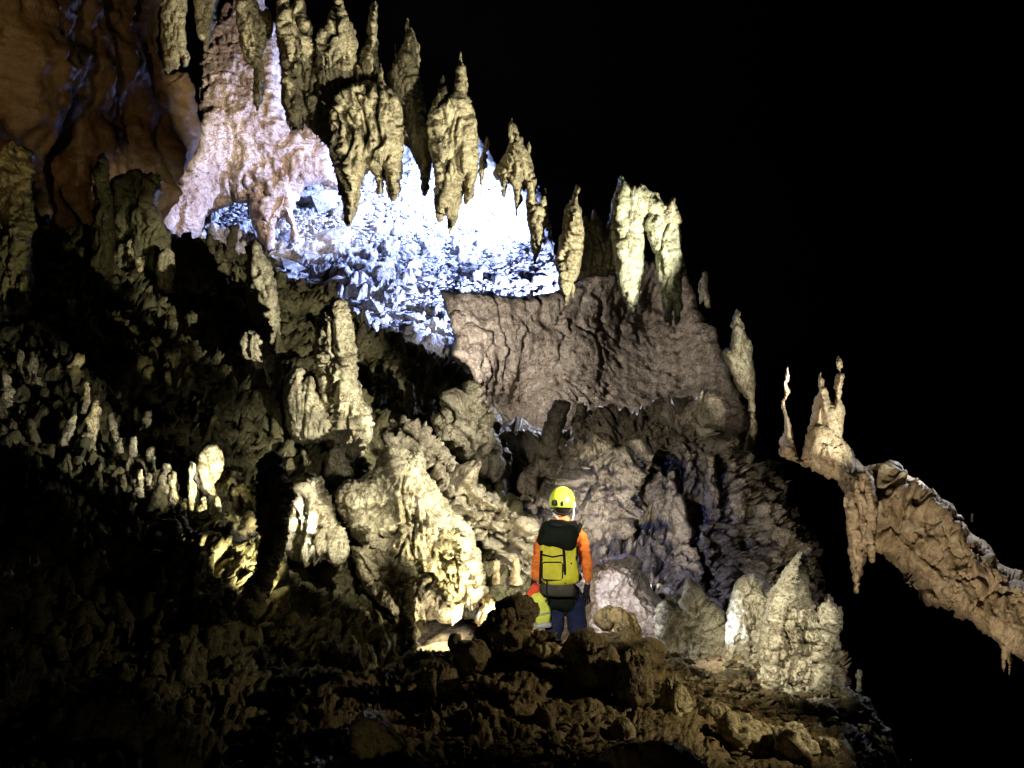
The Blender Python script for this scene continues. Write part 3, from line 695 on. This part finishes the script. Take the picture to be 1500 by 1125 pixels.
FB = 'rounded boulders in the foreground rubble'
for px, py, rx, ry, Y, mt, lb, kn in [
    (756, 902, 22, 25, 12.2, 'fore', 'dark knobbly boulder left of the caver, top of its heap', 'knobs'),
    (738, 932, 28, 26, 12.0, 'fore', 'dark boulder at the lower left of the heap', 'knobs'),
    (790, 944, 26, 17, 12.0, 'fore', 'wide dark boulder under the yellow bag', 'knobs'),
    (690, 965, 22, 22, 11.6, 'fore', 'rounded olive boulder left of the dark heap', 'fold'),
    (666, 944, 8, 14, 11.8, 'fore', 'small brown finger rock against the lit floor', 'fold'),
    (888, 906, 16, 16, 12.2, 'fore', 'round boulder on top of the pile right of the legs', 'fold'),
    (908, 908, 15, 17, 12.1, 'fore', 'second round boulder touching the topmost one', 'fold'),
    (925, 922, 11, 20, 12.15, 'fore', 'narrow upright boulder at the right of the pile', 'fold'),
    (895, 942, 30, 20, 11.9, 'fore', 'broad smooth boulder under the pile', 'fold'),
    (858, 946, 22, 17, 11.85, 'fore', 'low rounded boulder at the foot of the caver', 'fold'),
    (935, 962, 26, 20, 11.7, 'fore', 'sloping boulder below the narrow one', 'fold'),
    (870, 985, 26, 34, 11.5, 'fore', 'tall draped boulder in the middle foreground', 'drips'),
    (925, 1005, 24, 40, 11.3, 'fore', 'ribbed boulder with pale drips on its side', 'drips'),
    (985, 1035, 20, 34, 11.4, 'olive', 'pale edged leaf shaped boulder', 'drips'),
    (1045, 1045, 18, 14, 11.6, 'olive', 'rounded stone below the blue lit rock', 'fold'),
    (1080, 1075, 22, 18, 11.2, 'olive', 'stone at the foot of the lumpy stalagmite', 'rock'),
    (1130, 1085, 24, 22, 11.2, 'olive', 'stone right below the lumpy stalagmite', 'rock'),
    (800, 1062, 14, 24, 10.6, 'fore', 'short stubby rock low in the foreground', 'drips'),
    (806, 1100, 14, 28, 10.3, 'fore', 'twin stubby rock at the bottom edge', 'drips'),
    (912, 1075, 14, 16, 10.6, 'olive', 'small olive knob above the brown slab', 'fold'),
    (640, 1010, 26, 30, 11.2, 'fore', 'lumpy rock below the small finger rock', 'knobs'),
    (1165, 1085, 20, 20, 11.0, 'cream', 'pale stone at the right foot of the stalagmite', 'rock'),
    (1205, 1098, 14, 16, 11.0, 'cream', 'small pale stone next to the dark ridge', 'rock'),
]:
    blob(px, py, rx * 1.08, ry * 1.08, Y - .55, mt, lb, kn, .35 if kn == 'fold' else .8, FB)
rockform('rock_slab', '765,952 782,944 800,940 814,942 824,948 816,962 805,966 788,960', 11.15, .2, 8, 'tan', 'rock', .5, .6, 1.8, 1.0, 1, 'flat tan slab lying on the dark heap', 'rock slab')
rockform('rock_slab', '880,1160 872,1130 880,1105 905,1092 950,1085 985,1086 1010,1096 1030,1112 1042,1130 1040,1170', 9.5, .4, 20, 'tan', 'fold', .3, .8, 2.4, 1.2, 1, 'smooth ochre slab at the bottom edge', 'rock slab')
rockform('rock_slab', '505,1150 512,1060 530,1040 560,1042 580,1065 600,1100 640,1150', 9.5, .4, 20, 'tan', 'fold', .3, .8, 2.4, 1.2, 1, 'rough ochre slab under the dark stalagmite', 'rock slab')
rockform('rock_slab', '690,985 712,990 740,1000 765,1012 768,1018 740,1016 715,1006 695,1000', 10.6, .12, 6, 'fore', 'rock', .4, .6, 1.8, 1.0, 1, 'thin slab leaning across the dark rubble', 'rock slab')

def loose():
    rng = random.Random(21); V = []; Fc = []
    import bmesh
    bm = bmesh.new(); bmesh.ops.create_icosphere(bm, subdivisions=1, radius=1); b0 = np.array([v.co[:] for v in bm.verts]); f0 = np.array([[v.index for v in f.verts] for f in bm.faces]); bm.free()
    for t in range(900):
        px = rng.uniform(600, 1240); py = rng.uniform(955, 1125)
        Y = float(YF(px, py)[0]) - .5 - rng.uniform(0, .12); r = rng.uniform(.012, .05)
        q = b0 * np.array([[rng.uniform(.6, 1.3)] for _ in b0]) * [r * 1.3, r, r * .6] + np.array(W(px, py, Y))
        V.append(q); Fc.append(f0 + t * len(b0))
    o = mesh_obj('loose_stones', np.concatenate(V), np.concatenate(Fc), M['fore'], smooth=False)
    tag(o, 'small loose broken stones strewn over the foreground rise', 'stones', kind='stuff')
loose()

# ------------------------------------------------------------------ small stalagmites of the dark slope
SM = [  # base px,py ; top px,py ; width px ; material ; label
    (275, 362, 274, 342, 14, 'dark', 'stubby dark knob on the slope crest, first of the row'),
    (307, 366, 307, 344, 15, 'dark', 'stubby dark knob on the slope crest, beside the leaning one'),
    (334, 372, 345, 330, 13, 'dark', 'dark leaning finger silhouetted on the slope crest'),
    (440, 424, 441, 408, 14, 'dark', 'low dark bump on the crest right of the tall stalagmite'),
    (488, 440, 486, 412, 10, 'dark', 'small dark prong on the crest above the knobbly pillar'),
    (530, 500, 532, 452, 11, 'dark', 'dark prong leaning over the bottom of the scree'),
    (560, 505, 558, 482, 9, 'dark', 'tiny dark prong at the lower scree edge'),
    (192, 388, 192, 350, 14, 'olive', 'small dim stalagmite nearest the draped rock'),
    (203, 402, 204, 378, 10, 'olive', 'tiny pink tinged stalagmite below the draped rock'),
    (242, 425, 243, 366, 20, 'olive', 'grey stalagmite with a rounded head under the crest'),
    (322, 470, 326, 385, 18, 'slope', 'dim tall stalagmite in the dark hollow'),
    (172, 482, 170, 454, 16, 'slope', 'green capped stub in the dark'),
    (250, 482, 250, 462, 14, 'slope', 'dim stub in the middle of the hollow, left one'),
    (281, 485, 281, 458, 13, 'slope', 'dim stub in the middle of the hollow, right one'),
    (88, 440, 87, 420, 11, 'slope', 'faint stub left of the green capped one'),
    (30, 560, 29, 512, 12, 'olive', 'thin lit stalagmite at the left edge of the pale row'),
    (50, 562, 45, 516, 16, 'olive', 'thicker lit stalagmite in the pale row'),
    (78, 524, 77, 500, 8, 'olive', 'thin pinkish stub above the pale row, left'),
    (95, 526, 93, 500, 10, 'olive', 'thin pinkish stub above the pale row, right'),
    (90, 560, 118, 520, 18, 'olive', 'leaning ribbed stalagmite ending the pale row'),
    (12, 590, 4, 545, 18, 'cream', 'bright knob cut by the left picture edge'),
    (125, 600, 126, 560, 9, 'cream', 'thin white stalagmite topping the bright branch'),
    (92, 650, 108, 608, 12, 'cream', 'bright leaning stalagmite left of the branch'),
    (132, 652, 140, 588, 15, 'cream', 'crooked bright stalagmite forming the branch'),
    (118, 655, 124, 636, 16, 'cream', 'bright low knob at the foot of the branch'),
    (168, 655, 163, 606, 11, 'cream', 'slim bright stalagmite right of the branch'),
    (172, 665, 176, 640, 12, 'cream', 'short bright stalagmite under the slim one'),
    (205, 640, 219, 602, 10, 'olive', 'tan stalagmite leaning right with a lit head'),
    (192, 690, 196, 640, 11, 'cream', 'bright stalagmite left of the small round knob'),
    (222, 672, 222, 656, 12, 'cream', 'small round pale knob'),
    (200, 728, 204, 688, 14, 'cream', 'white clustered stalagmite hanging over the dark'),
    (215, 718, 217, 694, 10, 'cream', 'white twig like stalagmite beside the cluster'),
    (240, 716, 244, 680, 12, 'cream', 'yellow crooked stalagmite left of the rounded lobe'),
    (258, 738, 252, 690, 14, 'cream', 'yellow knotted stalagmite left of the rounded lobe'),
    (284, 756, 281, 676, 10, 'pale', 'white beaded stalagmite in front of the rounded lobe'),
    (296, 762, 298, 728, 12, 'pale', 'white beads below the rounded lobe'),
    (322, 768, 317, 728, 11, 'cream', 'pale drooping stalagmite right of the beads'),
    (287, 866, 285, 844, 12, 'pale', 'isolated white knob in the dark, left one'),
    (323, 868, 323, 856, 6, 'pale', 'isolated white knob in the dark, smaller right one'),
    (330, 908, 327, 890, 9, 'pale', 'isolated white knob left of the dark pillar foot'),
    (6, 1010, 8, 988, 18, 'pale', 'blue white lump at the far left edge low down'),
    (440, 768, 446, 740, 8, 'olive', 'small dark spotted stalagmite at the curtain foot'),
    (492, 830, 494, 798, 13, 'olive', 'dark stub with lit side at the foot of the ribbed flowstone'),
    (458, 888, 460, 862, 14, 'olive', 'round headed stub on the dark ledge'),
    (636, 716, 640, 684, 9, 'cream', 'slim pale stalagmite standing on the layered ridge'),
    (728, 850, 727, 822, 9, 'tan', 'small orange lit stalagmite near the elbow of the caver, left one'),
    (756, 850, 756, 818, 13, 'tan', 'small orange lit stalagmite near the elbow of the caver, right one'),
    (520, 965, 516, 930, 10, 'pale', 'thin white edged stub above the dark pit'),
    (545, 975, 543, 948, 14, 'pale', 'blue white lump beside the dark pit'),
    (560, 958, 562, 940, 8, 'pale', 'small white stub right of the pit'),
    (574, 572, 570, 540, 12, 'grey', 'small brown stalagmite under the crest of the slope'),
    (628, 568, 630, 520, 10, 'grey', 'pale streaked stalagmite under the right crest'),
    (600, 610, 598, 560, 14, 'grey', 'brown stalagmite between the crest and the ridge'),
]
for bx, by, tx, ty, w_, mt, lb in SM:
    Y = float(YH(bx, by)[0]) - .75
    prof = random.Random(bx * by).choice([[(0, 1), (.3, .8), (.55, .9), (.75, .6), (.9, .65), (1, .2)], [(0, 1.1), (.3, .7), (.5, .6), (.7, .75), (.92, .6), (1, .2)], [(0, 1), (.3, .95), (.6, .7), (.85, .6), (1, .2)]])
    column('stalagmite', W(bx, by + 6, Y), W(tx, ty, Y), w_ * Y / 2000 * 1.15, mt, lb, 'stalagmite', 'small stalagmites on the left slope', 'knobs', 1.3, prof, nseg=14, nring=16)
# more knobs that the eye cannot count, all over the dark slope
def crust():
    rng = random.Random(77); V = []; Fc = []
    for t in range(600):
        px = rng.uniform(-20, 640); py = rng.uniform(380, 1120)
        if py < 360 + max(0, px - 380) * .75 + 40: continue
        Y = float(YH(px, py)[0]) - .35 - rng.uniform(0, .25)
        h = rng.uniform(.06, .26); r = rng.uniform(.03, .11); c = W(px, py, Y)
        b0 = len(V); n = 7; lean = rng.uniform(-.1, .1)
        for i, (z, rr) in enumerate([(-.3, 1.2), (.2, 1), (.5, .75), (.8, .8), (1.0, .45)]):
            for j in range(n):
                a = 2 * math.pi * j / n + i * .3; q = r * rr * rng.uniform(.8, 1.2)
                V.append((c.x + lean * z + q * math.cos(a), c.y + q * math.sin(a), c.z + z * h))
        V.append((c.x + lean, c.y, c.z + 1.08 * h))
        for i in range(4):
            for j in range(n):
                Fc.append((b0 + i * n + j, b0 + i * n + (j + 1) % n, b0 + (i + 1) * n + (j + 1) % n, b0 + (i + 1) * n + j))
        for j in range(n):
            Fc.append((b0 + 4 * n + j, b0 + 4 * n + (j + 1) % n, len(V) - 1))
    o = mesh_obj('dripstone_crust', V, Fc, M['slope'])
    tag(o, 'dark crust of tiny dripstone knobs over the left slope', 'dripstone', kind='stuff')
crust()

# ------------------------------------------------------------------ scree stones
def scree_stones():
    rng = random.Random(5)
    prot = []
    for k in range(8):
        import bmesh
        bm = bmesh.new(); bmesh.ops.create_icosphere(bm, subdivisions=1, radius=1)
        for v in bm.verts:
            v.co *= rng.uniform(.7, 1.15)
            v.co.z *= .55; v.co.x *= 1.2
        me = bpy.data.meshes.new('stone'); bm.to_mesh(me); bm.free(); me.materials.append(M['scree']); prot.append(me)
    P = pts('262,350 300,310 430,280 530,262 590,215 690,225 720,240 780,290 812,400 815,425 660,425 660,520 560,478 500,432 420,405 350,372')
    def inside(x, y):
        c = False; n = len(P)
        for i in range(n):
            a, b = P[i], P[(i + 1) % n]
            if (a[1] > y) != (b[1] > y) and x < a[0] + (y - a[1]) / (b[1] - a[1]) * (b[0] - a[0]): c = not c
        return c
    big = [(480, 352, .62), (527, 310, .45), (460, 292, .8), (485, 300, .7), (505, 420, .5), (455, 380, .45), (430, 395, .4), (545, 452, .4), (520, 372, .5), (610, 470, .35), (640, 500, .4), (420, 350, .5), (560, 395, .38)]
    k = 0
    while k < 285:
        if k < len(big): px, py, r = big[k]
        else:
            px, py = rng.uniform(262, 815), rng.uniform(200, 522); r = rng.uniform(.08, .17) if rng.random() < .88 else rng.uniform(.17, .32)
            if not inside(px, py): continue
        Y = float(Yscree(px, py)[0]) - .35
        o = bpy.data.objects.new('stone', rng.choice(prot)); SC.collection.objects.link(o)
        o.parent = scree; o.location = W(px, py, Y) - scree.location
        o.scale = (r, r, r); o.rotation_euler = (rng.uniform(-.6, .6), rng.uniform(-.6, .6), rng.uniform(0, 6.3)); k += 1
    V = []; Fc = []
    base = [np.array([v.co[:] for v in m.vertices]) for m in prot[:1]][0]
    import bmesh
    bm = bmesh.new(); bmesh.ops.create_icosphere(bm, subdivisions=1, radius=1); b0 = np.array([v.co[:] for v in bm.verts]); f0 = [[v.index for v in f.verts] for f in bm.faces]; bm.free()
    f0 = np.array(f0); n = 0; VV = []; FF = []
    nr = np.random.RandomState(3)
    while n < 11000:
        px, py = rng.uniform(255, 818), rng.uniform(190, 524)
        if not inside(px, py): continue
        Y = float(Yscree(px, py)[0]) - .25 - rng.uniform(0, .15); r = rng.uniform(.035, .10)
        a = rng.uniform(0, 6.3); ca, sa = math.cos(a), math.sin(a)
        s_ = b0 * nr.uniform(.7, 1.2, (len(b0), 1)) * np.array([1.3, 1, .55]) * r
        s_ = np.stack([s_[:, 0] * ca - s_[:, 1] * sa, s_[:, 0] * sa + s_[:, 1] * ca, s_[:, 2] + s_[:, 0] * rng.uniform(-.4, .4)], 1) + np.array(W(px, py, Y))
        VV.append(s_); FF.append(f0 + n * len(b0)); n += 1
    o = mesh_obj('scree_rubble', np.concatenate(VV), np.concatenate(FF), M['scree'], scree, smooth=False)
    o['kind'] = 'stuff'
scree_stones()

# ================================================================== THE CAVER
PM = {
    'skin': plain('skin', (.55, .30, .20), .55), 'orange': plain('orange_cloth', (.85, .22, .04), .8, weave=.4, mud=0.45),
    'navy': plain('navy_cloth', (.012, .018, .05), .8, weave=.5, mud=0.35), 'black': plain('black_webbing', (.015, .015, .016), .6, weave=.3),
    'yellow': plain('yellow_pack_cloth', (.66, .60, .04), .6, weave=.35, mud=0.4), 'hivis': plain('yellow_bag_cloth', (.75, .80, .10), .5, weave=.2, mud=0.3),
    'lime': plain('lime_shell', (.68, .82, .06), .3, mud=0.2), 'white': plain('white_plastic', (.75, .75, .72), .4),
    'grey': plain('grey_base_cloth', (.06, .055, .04), .6, weave=.4, mud=0.6), 'red': plain('orange_red_flap', (.85, .10, .04), .5, weave=.2),
    'drk': plain('dark_green_cloth', (.008, .012, .007), .75, weave=.6), 'boot': plain('rubber_boot', (.03, .03, .03), .5),
    'silver': plain('grey_tape', (.4, .4, .4), .4), 'orange2': plain('hood_cloth', (.80, .25, .10), .8, weave=.3),
}
YP = 13.6


def P_(px, py, dy=0.0):
    v = W(px, py, YP)
    return Vector((v.x, YP + dy, v.z))


def skin(name, nodes, edges, mat, parent, sub=2, root=0):
    """one continuous surface grown round a skeleton: nodes = (px, py, dy, radius x, radius y)"""
    me = bpy.data.meshes.new(name)
    org = parent.location
    me.from_pydata([(P_(*n[:3]) - org)[:] for n in nodes], edges, [])
    o = bpy.data.objects.new(name, me); SC.collection.objects.link(o)
    sk = o.modifiers.new('s', 'SKIN'); sk.use_smooth_shade = True
    for i, n in enumerate(nodes):
        sv = me.skin_vertices[0].data[i]; sv.radius = (n[3], n[4]); sv.use_root = (i == root)
    sb = o.modifiers.new('b', 'SUBSURF'); sb.levels = sub; sb.render_levels = sub
    dg = bpy.context.evaluated_depsgraph_get(); dg.update()
    m2 = bpy.data.meshes.new_from_object(o.evaluated_get(dg))
    o.modifiers.clear(); o.data = m2; m2.materials.clear(); m2.materials.append(mat)
    for p in m2.polygons: p.use_smooth = True
    o.parent = parent
    return o


def se(name, c, h, mat, parent, e=.35, rot=(0, 0, 0), n=20, m=14, wob=0.0, zmin=None, seed=1):
    """rounded box / ellipsoid (e=1) centred on c with half sizes h"""
    def pw(v): return math.copysign(abs(v) ** e, v)
    V = []; R = Matrix.Rotation(rot[2], 3, 'Z') @ Matrix.Rotation(rot[1], 3, 'Y') @ Matrix.Rotation(rot[0], 3, 'X')
    for i in range(m + 1):
        th = -math.pi / 2 + math.pi * i / m
        for j in range(n):
            ph = 2 * math.pi * j / n
            v = Vector((pw(math.cos(th)) * pw(math.cos(ph)) * h[0], pw(math.cos(th)) * pw(math.sin(ph)) * h[1], pw(math.sin(th)) * h[2]))
            if zmin is not None: v.z = max(v.z, zmin)
            V.append((R @ v) + Vector(c))
    V = np.array([list(v) for v in V])
    if wob: V = V + (np.stack([fbm(V * 9 + 9 * k, 3, seed + k) for k in range(3)], 1)) * wob
    Fc = [(i * n + j, i * n + (j + 1) % n, (i + 1) * n + (j + 1) % n, (i + 1) * n + j) for i in range(m) for j in range(n)]
    return mesh_obj(name, V, Fc, mat, parent)


def tube(name, path, r, mat, parent, closed=False, flat=1.0):
    V = []; Fc = []; n = len(path); s = 8
    for i, p in enumerate(path):
        a = path[(i - 1) % n] if (closed or i) else p; b = path[(i + 1) % n] if (closed or i < n - 1) else p
        d = (Vector(b) - Vector(a)).normalized()
        u = d.cross(Vector((0, 1, 0))).normalized(); w = Vector((0, 1, 0))
        for j in range(s):
            t = 2 * math.pi * j / s
            V.append(list(Vector(p) + u * math.cos(t) * r + w * math.sin(t) * r * flat))
    for i in range(n if closed else n - 1):
        for j in range(s):
            a0 = i * s; b0 = ((i + 1) % n) * s
            Fc.append((a0 + j, a0 + (j + 1) % s, b0 + (j + 1) % s, b0 + j))
    if not closed:
        Fc.append(tuple(range(s))); Fc.append(tuple(range((n - 1) * s, n * s)))
    return mesh_obj(name, V, Fc, mat, parent)


def caver():
    root = bpy.data.objects.new('person', None); SC.collection.objects.link(root)
    root.location = (P_(828, 986).x, YP, -2.875)
    tag(root, 'person in lime helmet, orange top and navy trousers seen from behind', 'person')
    # body: head to feet, hands included, one skin
    B = [(829, 872, 0, .13, .10), (826, 845, 0, .125, .09), (824, 812, 0, .15, .10), (824, 786, 0, .15, .09), (824, 766, .0, .055, .055), (824, 752, .01, .05, .055), (824, 738, .01, .085, .10), (824, 726, .02, .08, .095),
         (846, 781, 0, .062, .06), (857, 818, .02, .043, .043), (861, 852, .05, .03, .03), (861, 866, .06, .032, .02), (860, 874, .06, .03, .016),
         (799, 783, 0, .062, .06), (788, 818, .02, .043, .043), (786, 850, .06, .03, .03), (784, 862, .07, .032, .02), (783, 869, .07, .03, .016),
         (841, 886, 0, .085, .085), (845, 928, .02, .058, .06), (848, 972, 0, .042, .045), (849, 984, -.0, .04, .03), (851, 985, .16, .04, .025),
         (815, 886, 0, .085, .085), (813, 928, .01, .058, .06), (813, 972, -.02, .042, .045), (812, 984, -.02, .04, .03), (809, 985, .14, .04, .025)]
    E = [(0, 1), (1, 2), (2, 3), (3, 4), (4, 5), (5, 6), (6, 7), (3, 8), (8, 9), (9, 10), (10, 11), (11, 12), (3, 13), (13, 14), (14, 15), (15, 16), (16, 17),
         (0, 18), (18, 19), (19, 20), (20, 21), (21, 22), (0, 23), (23, 24), (24, 25), (25, 26), (26, 27)]
    def fingers(base, px, py, sx):
        for k, (dx, L) in enumerate([(-.026, .075), (-.009, .085), (.009, .08), (.025, .062)]):
            b = len(B)
            B.append((px + dx / .0068 * sx, py + 3, .06, .0095, .0095)); B.append((px + dx / .0068 * sx * 1.1, py + 3 + L / .0068 * .5, .065, .009, .009)); B.append((px + dx / .0068 * sx, py + 2 + L / .0068, .085, .007, .007))
            E.extend([(base, b), (b, b + 1), (b + 1, b + 2)])
        b = len(B)
        B.append((px - 5.5 * sx, py - 2, .075, .011, .011)); B.append((px - 7.5 * sx, py + 4, .09, .010, .010)); E.extend([(base - 1, b), (b, b + 1)])
    fingers(12, 860, 874, 1); fingers(17, 783, 869, -1)
    skin('body', B, E, PM['skin'], root, 1)
    se('ear', P_(841.5, 741, .02), (.008, .02, .03), PM['skin'], root, 1); se('ear', P_(806.5, 741, .02), (.008, .02, .03), PM['skin'], root, 1)
    se('nose', P_(824, 743, .125), (.014, .02, .022), PM['skin'], root, 1)
    se('hair', P_(824, 737, -.005), (.093, .10, .105), PM['black'], root, .9)
    # shirt
    S = [(826, 860, 0, .155, .12), (825, 838, 0, .152, .115), (824, 808, 0, .172, .12), (824, 786, 0, .170, .105), (824, 766, .0, .07, .065),
         (847, 780, 0, .082, .075), (854, 800, .01, .066, .062), (859, 820, .02, .058, .056), (862, 838, .03, .050, .046), (863, 853, .05, .041, .040),
         (798, 782, 0, .082, .075), (791, 800, .01, .066, .062), (788, 820, .02, .056, .054), (786, 837, .04, .048, .045), (786, 850, .06, .041, .040)]
    SE = [(0, 1), (1, 2), (2, 3), (3, 4), (3, 5), (5, 6), (6, 7), (7, 8), (8, 9), (3, 10), (10, 11), (11, 12), (12, 13), (13, 14)]
    sh = skin('shirt', S, SE, PM['orange'], root, 3)
    # wrinkles on cloth
    def crumple(o, amp, fr, s):
        co = np.empty(len(o.data.vertices) * 3, dtype=np.float32); o.data.vertices.foreach_get('co', co); v = co.reshape(-1, 3).astype(float)
        nr = np.empty_like(co); o.data.vertices.foreach_get('normal', nr); q = v * fr; q[:, 2] *= 1.6
        v += nr.reshape(-1, 3) * (ridge(q, 3, s) * amp)[:, None]
        o.data.vertices.foreach_set('co', v.astype(np.float32).ravel()); o.data.update()
    crumple(sh, .020, 11, 3)
    Tn = [(829, 868, 0, .150, .13), (842, 886, 0, .106, .11), (845, 908, .01, .094, .098), (847, 930, .02, .083, .086), (849, 955, .0, .074, .076), (850, 976, 0, .072, .072),
          (815, 886, 0, .106, .11), (813, 908, .01, .094, .098), (811, 930, .01, .080, .086), (810, 955, -.01, .074, .076), (810, 976, -.02, .072, .072), (827, 852, 0, .15, .12)]
    tr = skin('trousers', Tn, [(0, 1), (1, 2), (2, 3), (3, 4), (4, 5), (0, 6), (6, 7), (7, 8), (8, 9), (9, 10), (0, 11)], PM['navy'], root, 3)
    crumple(tr, .022, 7, 8)
    for px, dy, tx in ((850, 0, 852), (811, -.02, 808)):
        skin('boot', [(px, 968, dy, .07, .07), (px, 981, dy, .06, .055), (tx, 983, dy + .18, .048, .035)], [(0, 1), (1, 2)], PM['boot'], root)
    # gloves, with separate fingers
    for px, py, sx in ((860, 874, 1), (783, 869, -1)):
        N_ = [(px + sx, py - 20, .05, .038, .036), (px + .5 * sx, py - 8, .06, .038, .028), (px, py, .06, .037, .022)]; EE = [(0, 1), (1, 2)]
        for dx, L in [(-.028, .078), (-.010, .088), (.010, .083), (.028, .065)]:
            b = len(N_)
            N_ += [(px + dx / .0068 * sx, py + 3, .06, .0115, .0115), (px + dx / .0068 * sx * 1.1, py + 3 + L / .0136, .065, .011, .011), (px + dx / .0068 * sx, py + 2 + L / .0068, .088, .009, .009)]
            EE += [(2, b), (b, b + 1), (b + 1, b + 2)]
        b = len(N_); N_ += [(px - 5.5 * sx, py - 2, .075, .014, .014), (px - 7.8 * sx, py + 4, .09, .012, .012)]; EE += [(1, b), (b, b + 1)]
        skin('glove', N_, EE, PM['black'], root, 1)
    # skirt of dark cloth under the pack
    se('jacket_tail', P_(818, 872, -.03), (.185, .155, .15), PM['drk'], root, .7, (0, math.radians(8), 0), wob=.02)
    # hood / collar
    se('collar', P_(823, 761, -.01), (.085, .085, .05), PM['orange2'], root, .8, wob=.008)
    # helmet
    h = se('helmet', P_(823.5, 737, .01), (.130, .150, .165), PM['lime'], root, .95, (math.radians(-6), 0, 0), 32, 24, zmin=-.045)
    for px, w_ in ((812, .032), (822.5, .016)):
        se('vent', P_(px, 735 if w_ > .02 else 736, -.118 if px < 815 else -.134), (w_, .02, .030 if w_ > .02 else .026), PM['black'], h, .8).location
    for ch in list(h.children): ch.location = ch.location
    se('lamp_clip', P_(817, 735, -.142), (.009, .012, .026), PM['lime'], h, .7)
    se('battery_case', P_(840.5, 739, -.02), (.016, .05, .03), PM['white'], h, .6)
    se('headlamp', P_(823.5, 733, .165), (.04, .03, .03), PM['black'], h, .6)
    tube('strap', [P_(808, 745, -.06), P_(811, 752, -.085), P_(816, 757, -.085), P_(820, 766, -.04)], .010, PM['white'], h)
    tube('strap', [P_(840, 744, -.06), P_(840, 752, -.075), P_(838, 760, -.06), P_(834, 768, -.02)], .010, PM['white'], h)
    tube('strap', [P_(809, 747, -.085), P_(817, 751, -.115), P_(828, 752, -.118), P_(838, 748, -.09)], .012, PM['black'], h)
    # backpack
    bp = se('backpack', P_(818, 815, -.235), (.178, .115, .25), PM['yellow'], root, .32, (math.radians(-2), math.radians(-1), 0), 28, 20, wob=.022)
    se('pack_base', P_(816, 857, -.22), (.172, .125, .075), PM['grey'], bp, .45, (0, math.radians(2), 0), 28, 12, wob=.012)
    se('pack_lid', P_(816, 781, -.25), (.190, .15, .125), PM['drk'], bp, .55, (0, math.radians(4), 0), 28, 16, wob=.03, seed=6)
    se('rolled_bag', P_(822, 768, -.22), (.16, .12, .06), PM['black'], bp, .6, (0, math.radians(-3), 0), wob=.02, seed=12)
    se('pocket', P_(807.5, 829, -.345), (.098, .02, .085), PM['yellow'], bp, .3, wob=.003)
    pk = [(793, 819), (796, 816.5), (819, 816.5), (822, 819), (822, 839), (819, 842), (796, 842), (793, 839)]
    tube('pocket_seam', [P_(x, y, -.368) for x, y in pk], .006, PM['black'], bp, True)
    tube('webbing', [P_(792, 800, -.355), P_(791, 820, -.36), P_(790, 848, -.345)], .012, PM['black'], bp, flat=.5)
    tube('webbing', [P_(823, 792, -.365), P_(825, 818, -.365), P_(826, 847, -.355)], .013, PM['black'], bp, flat=.5)
    tube('webbing', [P_(844, 795, -.29), P_(843, 812, -.31), P_(834, 819, -.35)], .012, PM['black'], bp, flat=.6)
    tube('webbing', [P_(846, 778, -.12), P_(851, 768, -.02), P_(848, 768, .08)], .022, PM['black'], bp, flat=.5)
    tube('webbing', [P_(798, 770, -.12), P_(801, 765, -.02), P_(803, 768, .08)], .022, PM['black'], bp, flat=.5)
    se('buckle', P_(840, 812, -.325), (.022, .012, .03), PM['black'], bp, .5, (0, math.radians(30), 0))
    tube('webbing', [P_(800, 842, -.35), P_(799, 856, -.36), P_(801, 868, -.35), P_(798, 874, -.34)], .008, PM['black'], bp, flat=.5)
    tube('webbing', [P_(838, 845, -.33), P_(841, 858, -.33), P_(839, 868, -.31)], .008, PM['black'], bp, flat=.5)
    tube('webbing', [P_(794, 806, -.36), P_(808, 809, -.372), P_(824, 806, -.37)], .007, PM['black'], bp, flat=.5)
    # belt part of the harness
    tube('belt', [P_(843, 850, -.10), P_(851, 846, 0), P_(849, 844, .08)], .02, PM['black'], root, flat=.8)
    # bag in the left hand
    bag = bpy.data.objects.new('gear_bag', None); SC.collection.objects.link(bag); bag.location = P_(794, 915, .02)
    tag(bag, 'fluorescent yellow sack with orange top held in the gloved left hand', 'bag')
    se('sack', P_(792, 888, -.12), (.085, .085, .16), PM['hivis'], bag, .5, (0, math.radians(-10), 0), 24, 16, wob=.012)
    se('sack_base', P_(795, 912, -.12), (.09, .085, .03), PM['silver'], bag, .5, (0, math.radians(-6), 0), 24, 10, wob=.008)
    se('flap', P_(780, 868, -.12), (.05, .05, .115), PM['red'], bag, .5, (0, math.radians(28), 0), 20, 14, wob=.012)
    tube('tape', [P_(781, 894, -.21), P_(792, 894.5, -.215), P_(804, 892, -.21)], .011, PM['silver'], bag, flat=.5)
caver()
